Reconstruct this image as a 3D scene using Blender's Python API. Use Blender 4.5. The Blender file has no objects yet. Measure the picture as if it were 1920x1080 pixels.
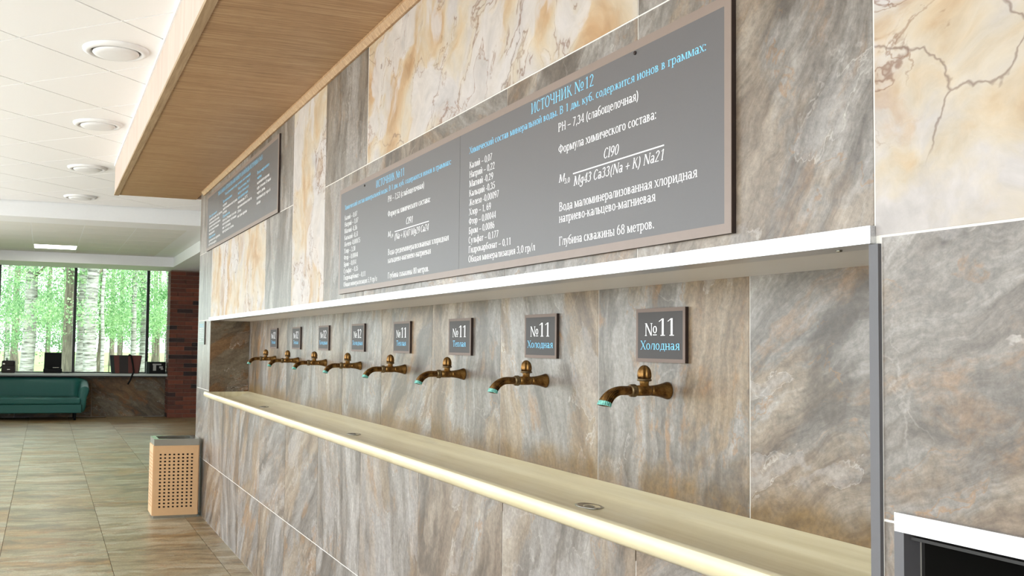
import bpy, bmesh, math, random
import numpy as np
from mathutils import Vector, Matrix

scene = bpy.context.scene
col = scene.collection
R = random.Random(7)

# ------------------------------------------------------------------ camera
F_PX, YAW, PITCH, ROLL = 1854.9, .3340, .0488, .0160
CAM = Vector((2.0123, -1.3153, 1.4924))
PP_DX, PP_DY = -229.17, 17.43
fwd = Vector((-math.cos(YAW)*math.cos(PITCH), math.sin(YAW)*math.cos(PITCH), math.sin(PITCH)))
rgt = fwd.cross(Vector((0, 0, 1))).normalized()
upv = rgt.cross(fwd)
rgt, upv = rgt*math.cos(ROLL)+upv*math.sin(ROLL), upv*math.cos(ROLL)-rgt*math.sin(ROLL)
cd = bpy.data.cameras.new('camera')
cd.sensor_width = 36
cd.lens = F_PX/1920*36
cd.shift_x = -PP_DX/1920
cd.shift_y = PP_DY/1920
cd.clip_end = 400
cam = bpy.data.objects.new('camera', cd)
M = Matrix((rgt, upv, -fwd)).transposed().to_4x4()
M.translation = CAM
cam.matrix_world = M
col.objects.link(cam)
scene.camera = cam

# ------------------------------------------------------------------ world, sun, exposure
scene.view_settings.view_transform = 'Standard'
scene.view_settings.look = 'None'
scene.view_settings.gamma = 1
scene.view_settings.use_curve_mapping = False
scene.view_settings.exposure = 0.66
world = bpy.data.worlds.new('overcast_sky')
scene.world = world
world.use_nodes = True
wt = world.node_tree
wb = wt.nodes['Background']
wb.inputs['Color'].default_value = (0.88, 0.945, 1.0, 1)
wb.inputs['Strength'].default_value = 3.6
sd = bpy.data.lights.new('sun', 'SUN')
sd.energy = 5.0
sd.angle = math.radians(4)
sd.color = (1, .95, .86)
sun = bpy.data.objects.new('sun', sd)
sun.rotation_euler = (math.radians(-20), math.radians(28), 0)
col.objects.link(sun)


def portal(loc, rot, sx, sy):
    l = bpy.data.lights.new('window_portal', 'AREA')
    l.shape = 'RECTANGLE'
    l.size, l.size_y = sx, sy
    l.cycles.is_portal = True
    o = bpy.data.objects.new('window_portal', l)
    o.location = loc
    o.rotation_euler = rot
    col.objects.link(o)


portal((-4.5, -3.82, 1.56), (math.radians(90), 0, 0), 19, 3.0)       # daylight through the window wall at the left
portal((-18.45, -1.37, 1.9), (math.radians(90), 0, math.radians(-90)), 4.8, 2.1)   # and through the far windows

# ------------------------------------------------------------------ helpers
def srgb(r, g, b):
    f = lambda c: (c/255/12.92) if c/255 <= .04045 else ((c/255+.055)/1.055)**2.4
    return (f(r), f(g), f(b), 1)


def tag(o, label=None, cat=None, group=None, kind=None):
    if label: o['label'] = label
    if cat: o['category'] = cat
    if group: o['group'] = group
    if kind: o['kind'] = kind
    return o


def link(name, me, mat=None, parent=None, loc=None, rot=None):
    o = bpy.data.objects.new(name, me)
    col.objects.link(o)
    if mat is not None and me is not None and not me.materials:
        me.materials.append(mat)
    if parent: o.parent = parent
    if loc is not None: o.location = loc
    if rot is not None: o.rotation_euler = rot
    return o


def empty(name, loc=(0, 0, 0), rot=(0, 0, 0)):
    o = bpy.data.objects.new(name, None)
    o.empty_display_size = .1
    col.objects.link(o)
    o.location = loc
    o.rotation_euler = rot
    return o


def copy_tree(o, parent=None):
    c = o.copy()
    col.objects.link(c)
    c.parent = parent
    for ch in list(o.children):
        copy_tree(ch, c)
    return c


class MB:
    def __init__(s):
        s.v, s.f, s.sm = [], [], []

    def add(s, v, f, smooth=False):
        b = len(s.v)
        s.v += [tuple(p) for p in v]
        s.f += [tuple(i+b for i in q) for q in f]
        s.sm += [smooth]*len(f)
        return s

    def box(s, x0, x1, y0, y1, z0, z1):
        return s.add([(x0, y0, z0), (x1, y0, z0), (x1, y1, z0), (x0, y1, z0), (x0, y0, z1), (x1, y0, z1), (x1, y1, z1), (x0, y1, z1)],
                     [(0, 3, 2, 1), (4, 5, 6, 7), (0, 1, 5, 4), (1, 2, 6, 5), (2, 3, 7, 6), (3, 0, 4, 7)])

    def rings(s, rings, caps=True, smooth=True, closed=True):
        n = len(rings[0])
        b = len(s.v)
        for r in rings: s.v += [tuple(p) for p in r]
        for i in range(len(rings)-1):
            for j in range(n if closed else n-1):
                k = (j+1) % n
                s.f.append((b+i*n+j, b+i*n+k, b+(i+1)*n+k, b+(i+1)*n+j))
                s.sm.append(smooth)
        if caps and closed:
            s.f.append(tuple(b+j for j in range(n))[::-1]); s.sm.append(False)
            s.f.append(tuple(b+(len(rings)-1)*n+j for j in range(n))); s.sm.append(False)
        return s

    def lathe(s, prof, n=24, o=(0, 0, 0), axis='z', sx=1, caps=True):
        rings = []
        for r, h in prof:
            ring = []
            for j in range(n):
                a = 2*math.pi*j/n
                c, d = r*math.cos(a), r*math.sin(a)
                if axis == 'z': p = (c*sx, d, h)
                elif axis == '-y': p = (c*sx, -h, d)
                else: p = (h, c, d)
                ring.append((p[0]+o[0], p[1]+o[1], p[2]+o[2]))
            rings.append(ring)
        return s.rings(rings, caps=caps)

    def tube(s, pts, rad, n=10, caps=True):
        pts = [Vector(p) for p in pts]
        rads = rad if isinstance(rad, (list, tuple)) else [rad]*len(pts)
        rings = []
        ref = None
        for i, p in enumerate(pts):
            t = (pts[min(i+1, len(pts)-1)]-pts[max(i-1, 0)]).normalized()
            if ref is None: ref = Vector((1, 0, 0)) if abs(t.x) < .8 else Vector((0, 1, 0))
            a = (ref-t*ref.dot(t)).normalized()
            ref = a
            b = t.cross(a)
            rings.append([p+(a*math.cos(2*math.pi*j/n)+b*math.sin(2*math.pi*j/n))*rads[i] for j in range(n)])
        return s.rings(rings, caps=caps)

    def prism_x(s, prof, x0, x1, smooth=False):
        """closed (y,z) profile extruded along x"""
        return s.rings([[(x0, y, z) for y, z in prof], [(x1, y, z) for y, z in prof]], smooth=smooth)

    def mesh(s, name):
        me = bpy.data.meshes.new(name)
        me.from_pydata(s.v, [], s.f)
        me.polygons.foreach_set('use_smooth', s.sm)
        bm = bmesh.new(); bm.from_mesh(me)
        bmesh.ops.recalc_face_normals(bm, faces=bm.faces)
        bm.to_mesh(me); bm.free()
        me.update()
        return me

    def build(s, name, mat, parent=None, loc=None, rot=None, bevel=0, segs=2):
        o = link(name, s.mesh(name), mat, parent, loc, rot)
        if bevel:
            m = o.modifiers.new('bevel', 'BEVEL')
            m.width, m.segments, m.limit_method, m.angle_limit = bevel, segs, 'ANGLE', math.radians(40)
        return o


# ------------------------------------------------------------------ material helpers
class G:
    def __init__(s, name, rough=.5, metal=0.0, spec=.5):
        s.m = bpy.data.materials.new(name)
        s.m.use_nodes = True
        s.t = s.m.node_tree
        s.bsdf = s.t.nodes['Principled BSDF']
        s.set('Roughness', rough); s.set('Metallic', metal); s.set('Specular IOR Level', spec)

    def set(s, k, v):
        i = s.bsdf.inputs[k]
        if hasattr(v, 'links'): s.t.links.new(v, i)
        else: i.default_value = v

    def n(s, typ, **kw):
        nd = s.t.nodes.new(typ)
        for k, v in kw.items(): setattr(nd, k, v)
        return nd

    def put(s, inp, v):
        if hasattr(v, 'links'): s.t.links.new(v, inp)
        else: inp.default_value = v

    def coord(s, which='Object'):
        return s.n('ShaderNodeTexCoord').outputs[which]

    def attr(s, name):
        a = s.n('ShaderNodeAttribute', attribute_name=name, attribute_type='OBJECT')
        return a.outputs['Fac']

    def vm(s, op, a, b):
        nd = s.n('ShaderNodeVectorMath', operation=op)
        s.put(nd.inputs[0], a); s.put(nd.inputs[3 if op == 'SCALE' else 1], b)
        return nd.outputs[0]

    def math(s, op, a, b=0.0, clamp=False):
        nd = s.n('ShaderNodeMath', operation=op, use_clamp=clamp)
        s.put(nd.inputs[0], a); s.put(nd.inputs[1], b)
        return nd.outputs[0]

    def map(s, vec, loc=(0, 0, 0), rot=(0, 0, 0), scale=(1, 1, 1)):
        nd = s.n('ShaderNodeMapping')
        s.put(nd.inputs['Vector'], vec)
        nd.inputs['Location'].default_value = loc
        nd.inputs['Rotation'].default_value = rot
        nd.inputs['Scale'].default_value = scale
        return nd.outputs[0]

    def rot(s, vec, axis, ang):
        nd = s.n('ShaderNodeVectorRotate', rotation_type='AXIS_ANGLE')
        s.put(nd.inputs['Vector'], vec)
        nd.inputs['Axis'].default_value = axis
        s.put(nd.inputs['Angle'], ang)
        return nd.outputs[0]

    def noise(s, vec, scale=5, detail=4, rough=.5, dist=0.0, out='Fac'):
        nd = s.n('ShaderNodeTexNoise')
        s.put(nd.inputs['Vector'], vec)
        nd.inputs['Scale'].default_value = scale
        nd.inputs['Detail'].default_value = detail
        nd.inputs['Roughness'].default_value = rough
        nd.inputs['Distortion'].default_value = dist
        return nd.outputs[out]

    def voro_edge(s, vec, scale=3):
        nd = s.n('ShaderNodeTexVoronoi', feature='DISTANCE_TO_EDGE')
        s.put(nd.inputs['Vector'], vec)
        nd.inputs['Scale'].default_value = scale
        return nd.outputs['Distance']

    def ramp(s, fac, stops, interp='LINEAR'):
        nd = s.n('ShaderNodeValToRGB')
        s.put(nd.inputs[0], fac)
        cr = nd.color_ramp
        cr.interpolation = interp
        while len(cr.elements) < len(stops): cr.elements.new(.5)
        for e, (p, c) in zip(cr.elements, stops):
            e.position = p
            e.color = c if len(c) == 4 else (*c, 1)
        return nd.outputs[0]

    def step(s, fac, a, b):
        """0 at a, 1 at b (a may exceed b)"""
        nd = s.n('ShaderNodeMapRange', interpolation_type='SMOOTHSTEP')
        s.put(nd.inputs[0], fac)
        nd.inputs[1].default_value, nd.inputs[2].default_value = a, b
        return nd.outputs[0]

    def mix(s, fac, a, b, blend='MIX'):
        nd = s.n('ShaderNodeMix', data_type='RGBA', blend_type=blend)
        s.put(nd.inputs[0], fac); s.put(nd.inputs[6], a); s.put(nd.inputs[7], b)
        return nd.outputs[2]

    def bump(s, h, strength=.2, dist=.01):
        nd = s.n('ShaderNodeBump')
        nd.inputs['Strength'].default_value = strength
        nd.inputs['Distance'].default_value = dist
        s.put(nd.inputs['Height'], h)
        s.t.links.new(nd.outputs[0], s.bsdf.inputs['Normal'])

    def warp(s, vec, scale, amt, detail=3):
        nz = s.noise(vec, scale, detail, .5, out='Color')
        c = s.vm('SUBTRACT', nz, (.5, .5, .5))
        return s.vm('ADD', vec, s.vm('SCALE', c, amt))

    def done(s, c=None):
        if c is not None: s.set('Base Color', c)
        return s.m


def plain(name, c, rough=.5, metal=0.0, spec=.5, grain=.06, gscale=40):
    """one colour with a little procedural variation"""
    g = G(name, rough, metal, spec)
    k = g.noise(g.coord(), gscale, 4, .6)
    lo = tuple(x*(1-grain) for x in c[:3])+(1,)
    hi = tuple(min(1, x*(1+grain)) for x in c[:3])+(1,)
    return g.done(g.mix(k, lo, hi))


def make_stone(name, axis=(0, 1, 0), rough=.36, pal=0, cracks=.16):
    """slate-like porcelain slab: fine streaks along a direction that each tile carries, torn layers, ochre clouds"""
    g = G(name, rough)
    seed = g.attr('seed')
    p = g.vm('ADD', g.coord(), g.vm('SCALE', (3.71, 2.13, 5.37), seed))
    v = g.rot(p, axis, g.attr('streak'))
    w = g.warp(v, 2.0, .34, 5)
    if axis[2]: st, st2 = (.42, 4.4, 1), (.6, 1.7, 1)
    elif axis[0]: st, st2 = (1, .42, 4.4), (1, .6, 1.7)
    else: st, st2 = (.42, 1, 4.4), (.6, 1, 1.7)
    s1 = g.noise(g.map(w, scale=st), 2.3, 12, .74)
    pa = g.noise(g.map(g.warp(v, 2.6, .42, 6), scale=st2), 1.7, 6, .55)
    pb = g.noise(g.map(g.warp(v, 3.4, .35, 6), loc=(7, 3, 11), scale=st2), 1.9, 6, .58)
    if pal == 0:
        A = [(0.349, srgb(79, 73, 66)), (0.443, srgb(107, 99, 91)), (0.522, srgb(124, 118, 111)), (0.609, srgb(142, 136, 130)), (0.709, srgb(160, 157, 150))]
        B = [(0.349, srgb(85, 66, 47)), (0.450, srgb(112, 91, 68)), (0.537, srgb(129, 110, 86)), (0.652, srgb(148, 132, 111))]
        och, pale, dark = srgb(136, 100, 59), srgb(154, 149, 145), srgb(72, 61, 50)
    elif pal == 1:      # floor: sandy
        A = [(0.335, srgb(106, 87, 62)), (0.436, srgb(131, 113, 83)), (0.522, srgb(146, 130, 100)), (0.623, srgb(161, 150, 126)), (0.709, srgb(178, 170, 151))]
        B = [(0.349, srgb(107, 77, 40)), (0.465, srgb(136, 102, 59)), (0.551, srgb(153, 120, 75)), (0.666, srgb(169, 144, 103))]
        och, pale, dark = srgb(146, 95, 42), srgb(175, 170, 149), srgb(91, 74, 51)
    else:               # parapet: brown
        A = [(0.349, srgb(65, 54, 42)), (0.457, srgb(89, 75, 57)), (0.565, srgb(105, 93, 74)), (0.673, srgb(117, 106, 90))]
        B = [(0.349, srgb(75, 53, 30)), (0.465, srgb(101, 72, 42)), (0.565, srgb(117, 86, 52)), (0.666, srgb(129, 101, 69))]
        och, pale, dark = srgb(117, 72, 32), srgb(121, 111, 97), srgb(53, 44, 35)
    wa = g.attr('warm')
    cA, cB = g.ramp(s1, A), g.ramp(s1, B)
    # brown layer torn off the grey one
    c = g.mix(g.math('MULTIPLY', g.step(pa, .485, .535), wa), cA, cB)
    c = g.mix(g.math('MULTIPLY', g.step(pb, .55, .59), .4), c, pale)
    c = g.mix(g.math('MULTIPLY', g.step(pb, .45, .36), .7), c, dark)
    # rust
    ru = g.noise(g.map(w, loc=(2, 9, 4), scale=st2), 3.4, 8, .66)
    c = g.mix(g.math('MULTIPLY', g.step(ru, .55, .64), g.math('MULTIPLY', wa, .75)), c, och)
    # thin edges of the layers
    r1 = g.step(g.math('ABSOLUTE', g.math('SUBTRACT', pb, .562)), .007, .0)
    c = g.mix(g.math('MULTIPLY', r1, g.math('MULTIPLY', g.step(ru, .42, .55), .35)), c, srgb(196, 190, 182))
    r2 = g.step(g.math('ABSOLUTE', g.math('SUBTRACT', pa, .49)), .006, .0)
    c = g.mix(g.math('MULTIPLY', r2, g.math('MULTIPLY', g.step(s1, .45, .55), .55)), c, och)
    e = g.voro_edge(g.warp(v, 4.5, .5, 6), 2.0)
    em = g.math('MULTIPLY', g.step(e, .012, .0), g.step(g.noise(v, 3.1, 2), .52, .62))
    c = g.mix(g.math('MULTIPLY', em, cracks), c, srgb(200, 195, 188))
    if pal == 0:
        sx = g.n('ShaderNodeSeparateXYZ')
        g.put(sx.inputs[0], g.coord())
        hz = g.math('ADD', sx.outputs[2], g.math('MULTIPLY', g.noise(p, 3.2, 5, .6), -.42))
        c = g.mix(g.math('MULTIPLY', g.step(hz, -.40, -.52), g.attr('stain')), c, srgb(116, 88, 40))
    mo = g.noise(g.map(g.warp(v, 6, .18, 4), scale=st2), 7, 10, .72)
    c = g.mix(.55, c, g.ramp(mo, [(.34, (.26, .25, .24)), (.5, (.5, .5, .5)), (.66, (.72, .72, .72))]), 'OVERLAY')
    gr = g.noise(p, 70, 6, .75)
    c = g.mix(.6, c, g.ramp(gr, [(.28, (.22, .22, .22)), (.5, (.5, .5, .5)), (.75, (.8, .8, .8))]), 'OVERLAY')
    g.bump(g.noise(w, 16, 7, .65), .10, .004)
    return g.done(c)


def make_onyx():
    g = G('onyx', .5, 0, .35)
    seed = g.attr('seed')
    p = g.vm('ADD', g.coord(), g.vm('SCALE', (2.9, 1.7, 4.3), seed))
    v = g.rot(p, (0, 1, 0), g.attr('streak'))
    w = g.warp(g.warp(v, 2.2, .42, 3), 7, .09, 5)
    sc = (.7, 1, 1.2)
    a = g.noise(g.map(w, scale=sc), 3.6, 5, .52)
    c = g.ramp(a, [(.30, srgb(159, 125, 88)), (.39, srgb(174, 147, 115)), (.46, srgb(181, 163, 138)), (.53, srgb(183, 172, 156)), (.62, srgb(179, 173, 170)), (.74, srgb(165, 160, 158))])
    b = g.noise(g.map(w, loc=(5, 3, 9), scale=sc), 2.6, 7, .56)
    c = g.mix(g.math('MULTIPLY', g.step(b, .55, .62), .5), c, srgb(167, 135, 98))
    c = g.mix(g.math('MULTIPLY', g.step(b, .63, .71), .5), c, srgb(134, 97, 67))
    d2 = g.noise(g.map(w, loc=(1, 13, 4), scale=sc), 2.3, 6, .55)
    c = g.mix(g.math('MULTIPLY', g.step(d2, .525, .57), .8), c, srgb(185, 179, 176))
    c = g.mix(g.math('MULTIPLY', g.step(d2, .62, .70), .5), c, srgb(161, 156, 154))
    rim = g.step(g.math('ABSOLUTE', g.math('SUBTRACT', d2, .53)), .008, .0)
    c = g.mix(g.math('MULTIPLY', rim, g.math('MULTIPLY', g.step(a, .47, .58), .7)), c, srgb(114, 81, 61))
    rim2 = g.step(g.math('ABSOLUTE', g.math('SUBTRACT', b, .55)), .008, .0)
    c = g.mix(g.math('MULTIPLY', rim2, g.math('MULTIPLY', g.step(d2, .44, .52), .6)), c, srgb(125, 92, 66))
    e = g.voro_edge(g.warp(v, 2.8, .55, 6), 1.5)
    em = g.math('MULTIPLY', g.step(e, .008, .0), g.step(g.noise(v, 1.9, 2), .5, .58))
    c = g.mix(g.math('MULTIPLY', em, .65), c, srgb(104, 81, 69))
    fine = g.noise(w, 12, 8, .66)
    c = g.mix(.4, c, g.ramp(fine, [(.3, (.33, .32, .31)), (.7, (.66, .66, .66))]), 'OVERLAY')
    return g.done(c)


def make_wood(name, c0, c1, c2, stretch, rough=.5, lines=True):
    g = G(name, rough)
    p = g.coord()
    w = g.warp(p, 1.5, .05, 3)
    a = g.noise(g.map(w, scale=stretch), 6, 8, .62)
    b = g.noise(g.map(p, loc=(3, 1, 2), scale=tuple(x*3 for x in stretch)), 9, 4, .6)
    c = g.ramp(a, [(.3, c0), (.5, c1), (.7, c2)])
    if lines:
        c = g.mix(g.math('MULTIPLY', g.step(b, .54, .66), .7), c, tuple(x*.68 for x in c0[:3])+(1,))
    g.bump(b, .12, .003)
    return g.done(c)


MAT = {}
MAT['stone'] = make_stone('slate_tile')
MAT['onyx'] = make_onyx()
MAT['floor'] = make_stone('floor_stone', axis=(0, 0, 1), rough=.36, pal=1, cracks=.12)
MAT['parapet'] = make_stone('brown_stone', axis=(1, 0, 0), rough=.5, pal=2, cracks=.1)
MAT['grout'] = plain('pale_grout', srgb(222, 218, 210), .9)
MAT['floor_grout'] = plain('dark_grout', srgb(96, 78, 58), .9)
MAT['veneer'] = make_wood('oak_veneer', srgb(142, 106, 70), srgb(174, 138, 100), srgb(194, 164, 126), (15, .40, 3), .5)
MAT['fascia'] = make_wood('pale_veneer', srgb(200, 178, 166), srgb(208, 188, 177), srgb(214, 196, 186), (3, 3, .5), .45, False)
MAT['edge'] = make_wood('wood_edge', srgb(150, 122, 92), srgb(168, 142, 110), srgb(184, 158, 126), (.6, 12, 12), .55, False)
MAT['white'] = plain('white_paint', srgb(236, 238, 240), .7, grain=.02)
MAT['ceil'] = plain('ceiling_tile', srgb(248, 249, 250), .85, grain=.02, gscale=90)
MAT['grid'] = plain('grid_bar', srgb(168, 170, 172), .6)
MAT['far_ceil'] = plain('far_ceiling_tile', srgb(226, 226, 222), .85, grain=.03)
MAT['wallpaint'] = plain('white_wall_paint', srgb(232, 231, 228), .8, grain=.03)
g = G('brushed_aluminium', .34, .85)
k = g.noise(g.map(g.coord(), scale=(1.2, 40, 40)), 9, 6, .7)
MAT['alu'] = g.done(g.ramp(k, [(.3, srgb(186, 188, 190)), (.7, srgb(222, 223, 225))]))
MAT['soffit'] = plain('niche_soffit', srgb(226, 225, 224), .45, grain=.02)
MAT['darktrim'] = plain('dark_grey_trim', srgb(96, 95, 98), .5)
MAT['black'] = plain('black_plastic', srgb(11, 11, 12), .65, 0, .2)
MAT['blackpanel'] = plain('black_panel', srgb(22, 20, 18), .55)
g = G('cream_enamel', .28)
c = g.coord()
k = g.noise(g.map(c, scale=(.6, 16, 1)), 3, 5, .6)
k2 = g.noise(g.map(c, scale=(.8, 5, 1)), 2.4, 5, .6)
cc = g.ramp(k, [(.3, srgb(208, 196, 158)), (.5, srgb(218, 207, 172)), (.7, srgb(224, 215, 184))])
MAT['cream'] = g.done(g.mix(g.math('MULTIPLY', g.step(k2, .58, .74), .5), cc, srgb(188, 176, 142)))
g = G('aged_bronze', .34, .9)
c = g.coord()
k = g.noise(c, 38, 6, .65)
k2 = g.noise(c, 90, 4, .6)
cc = g.ramp(k, [(.32, srgb(56, 38, 20)), (.46, srgb(112, 80, 42)), (.60, srgb(150, 114, 64)), (.76, srgb(184, 150, 98))])
MAT['bronze'] = g.done(g.mix(g.math('MULTIPLY', g.step(k2, .6, .74), .5), cc, srgb(92, 84, 66)))
g = G('dark_bronze', .42, .8)
k = g.noise(g.coord(), 60, 5, .65)
MAT['bronze2'] = g.done(g.ramp(k, [(.3, srgb(74, 60, 44)), (.5, srgb(112, 92, 64)), (.7, srgb(140, 126, 96))]))
g = G('verdigris', .7)
k = g.noise(g.coord(), 120, 5, .7)
MAT['verdigris'] = g.done(g.ramp(k, [(.35, srgb(72, 128, 118)), (.5, srgb(112, 180, 168)), (.72, srgb(148, 204, 190))]))
MAT['taupe'] = plain('taupe_border', srgb(130, 114, 104), .38)
MAT['signface'] = plain('charcoal_face', srgb(90, 87, 87), .38, grain=.05, gscale=300)
MAT['plateface'] = plain('dark_plate_face', srgb(58, 53, 52), .5, 0, .35, grain=.06, gscale=300)
MAT['plateborder'] = plain('brown_plate_border', srgb(112, 94, 84), .5, 0, .4)
MAT['sheenplate'] = plain('window_sheen_plate', srgb(120, 130, 121), .4)  # grey plate coloured pale green to paint in the window's reflection
MAT['signedge'] = plain('sign_edge', srgb(46, 34, 30), .6)
MAT['txt_w'] = plain('white_print', srgb(244, 244, 244), .5, grain=.01)
MAT['txt_b'] = plain('blue_print', srgb(122, 200, 238), .5, grain=.02)
MAT['steel'] = plain('stainless', srgb(176, 176, 168), .25, .95)
MAT['tan'] = plain('tan_laminate', srgb(206, 166, 122), .5, grain=.05)
MAT['dark_inside'] = plain('dark_inside', srgb(40, 32, 26), .8)
MAT['teal'] = plain('teal_fabric', srgb(20, 82, 75), .55, grain=.12, gscale=70)
MAT['mortar'] = plain('mortar', srgb(128, 116, 106), .9)
g = G('brick', .85)
rd = g.attr('shade')
c = g.ramp(rd, [(0, srgb(34, 24, 24)), (.18, srgb(52, 29, 26)), (.2, srgb(78, 42, 30)), (.6, srgb(94, 50, 35)), (1, srgb(112, 58, 38))])
k = g.noise(g.coord(), 22, 6, .7)
MAT['brick'] = g.done(g.mix(.5, c, g.ramp(k, [(.3, (.3, .3, .3)), (.7, (.66, .66, .66))]), 'OVERLAY'))
MAT['frame'] = plain('black_window_frame', srgb(30, 30, 32), .45)
MAT['sill'] = plain('grey_sill', srgb(176, 182, 178), .4)
MAT['leather'] = plain('brown_leather', srgb(86, 36, 27), .6, grain=.2, gscale=25)
MAT['darkleather'] = plain('dark_leather', srgb(30, 19, 17), .6, grain=.2)
MAT['greenblack'] = plain('green_black_cloth', srgb(24, 38, 36), .7)
MAT['lightprint'] = plain('pale_print', srgb(150, 150, 146), .6)
g = G('lamp_diffuser', .6)
g.set('Emission Color', (1, .97, .9, 1)); g.set('Emission Strength', 6.0)
MAT['lamp'] = g.done(srgb(250, 248, 240))
# glass
gm = bpy.data.materials.new('window_glass')
gm.use_nodes = True
t = gm.node_tree
t.nodes.remove(t.nodes['Principled BSDF'])
tr = t.nodes.new('ShaderNodeBsdfTransparent'); tr.inputs[0].default_value = (.93, .97, .95, 1)
gl = t.nodes.new('ShaderNodeBsdfGlossy'); gl.inputs['Roughness'].default_value = .03
fr = t.nodes.new('ShaderNodeFresnel'); fr.inputs[0].default_value = 1.45
mx = t.nodes.new('ShaderNodeMixShader')
t.links.new(fr.outputs[0], mx.inputs[0]); t.links.new(tr.outputs[0], mx.inputs[1]); t.links.new(gl.outputs[0], mx.inputs[2])
t.links.new(mx.outputs[0], t.nodes['Material Output'].inputs[0])
MAT['glass'] = gm
# outdoors
MAT['bounce'] = plain('pale_bounce', srgb(206, 202, 194), .9)
g = G('birch_bark', .8)
c = g.coord()
k = g.noise(g.map(c, scale=(1.2, 1.2, 9)), 2.2, 6, .65)
k2 = g.noise(g.map(c, scale=(1, 1, .6)), 1.3, 4, .6)
cc = g.ramp(k, [(.34, srgb(52, 50, 46)), (.45, srgb(120, 118, 112)), (.58, srgb(160, 160, 156)), (.78, srgb(180, 180, 177))])
MAT['birch'] = g.done(g.mix(g.math('MULTIPLY', g.step(k2, .52, .68), .5), cc, srgb(98, 96, 86)))
g = G('grey_bark', .9)
k = g.noise(g.map(g.coord(), scale=(5, 5, .8)), 3, 6, .65)
MAT['bark'] = g.done(g.ramp(k, [(.3, srgb(56, 50, 42)), (.5, srgb(94, 86, 74)), (.7, srgb(128, 120, 106))]))


def make_leaf(name, c0, c1):
    m = bpy.data.materials.new(name)
    m.use_nodes = True
    t = m.node_tree
    b = t.nodes['Principled BSDF']
    oi = t.nodes.new('ShaderNodeNewGeometry')
    rp = t.nodes.new('ShaderNodeValToRGB')
    rp.color_ramp.elements[0].color, rp.color_ramp.elements[1].color = c0, c1
    t.links.new(oi.outputs['Random Per Island'], rp.inputs[0])
    t.links.new(rp.outputs[0], b.inputs['Base Color'])
    b.inputs['Roughness'].default_value = .55
    tl = t.nodes.new('ShaderNodeBsdfTranslucent')
    t.links.new(rp.outputs[0], tl.inputs[0])
    mx = t.nodes.new('ShaderNodeMixShader'); mx.inputs[0].default_value = .5
    t.links.new(b.outputs[0], mx.inputs[1]); t.links.new(tl.outputs[0], mx.inputs[2])
    t.links.new(mx.outputs[0], t.nodes['Material Output'].inputs[0])
    return m


MAT['leaf'] = make_leaf('birch_leaf', srgb(92, 138, 88), srgb(170, 200, 150))
MAT['leaf2'] = make_leaf('maple_leaf', srgb(66, 116, 72), srgb(138, 178, 122))
g = G('lawn_grass', .9)
k = g.noise(g.coord(), 1.2, 6, .65)
MAT['grass'] = g.done(g.ramp(k, [(.3, srgb(70, 96, 40)), (.5, srgb(98, 124, 56)), (.7, srgb(122, 146, 76))]))

# ------------------------------------------------------------------ structure: shell
P, Q = .7111, .6                 # tile pitch along and up the wall
ROWS = [.4882, 1.0882, 1.6882, 2.2882]
ZC = 3.1326                      # ceiling
DEP = .335                       # niche depth
XE, XF = -7.111, -18.42          # end of the tiled wall, far wall
NL, NR = -6.40, .7111            # niche ends
XR = 5.0
FL, FRY = -3.8, 4.0

wr = MB()
TB = .0014
wr.box(XE+.003, NL, TB, 1, 0, ZC)
wr.box(NL, NR, TB, 1, 0, 1.0)
wr.box(NL, NR, DEP+TB, 1, 1.0, 1.69)
wr.box(NL, NR, TB, 1, 1.69, ZC)
wr.box(NR, .768, TB, 1, 0, ZC)
wr.box(.768, 2.6, TB, 1, 0, .35)
wr.box(.768, 2.6, .37, 1, .35, 1.212)
wr.box(.768, 2.6, TB, 1, 1.212, ZC)
wr.box(2.6, XR, TB, 1, 0, ZC)
wall_right = tag(wr.build('wall_right', MAT['grout']), 'long wall clad in slate tiles and cream onyx slabs with a tap niche', kind='structure')

_tile_cache = {}


def wall_tile(x0, x1, z0, z1, mat='stone', streak=None, warm=None, y=0.0, axis='y', parent=wall_right, gap=.0022, name='wall_tile', seed=None):
    sx, sz = x1-x0-2*gap, z1-z0-2*gap
    key = (round(sx, 3), round(sz, 3), mat, axis)
    if key not in _tile_cache:
        mb = MB()
        if axis == 'y': mb.box(-sx/2, sx/2, 0, .008, -sz/2, sz/2)
        else: mb.box(0, .008, -sx/2, sx/2, -sz/2, sz/2)
        me = mb.mesh(name)
        me.materials.append(MAT[mat])
        _tile_cache[key] = me
    loc = ((x0+x1)/2, y, (z0+z1)/2) if axis == 'y' else (y, (x0+x1)/2, (z0+z1)/2)
    o = link(name, _tile_cache[key], None, parent, loc)
    o['seed'] = float(R.uniform(0, 40) if seed is None else seed)
    o['streak'] = float(R.choice([.9, 1.2, 1.45, 1.7, .7, .5, 1.0, -1.25]) if streak is None else streak)
    o['warm'] = float(R.uniform(.35, 1) if warm is None else warm)
    return o


jx = lambda i: -P*i
# rows under the basin
for i in range(-1, 10):
    a, b = jx(i+1), jx(i)
    if i == -1: continue
    wall_tile(a, b, 0, ROWS[0])
    wall_tile(a, b, ROWS[0], 1.05 if i < 9 else ROWS[1])
wall_tile(0, P, 0, ROWS[0]); wall_tile(0, P, ROWS[0], 1.05)
# pillar at the far end of the niche
wall_tile(XE, NL-.001, ROWS[1], ROWS[2], streak=1.5, warm=.15)
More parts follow.
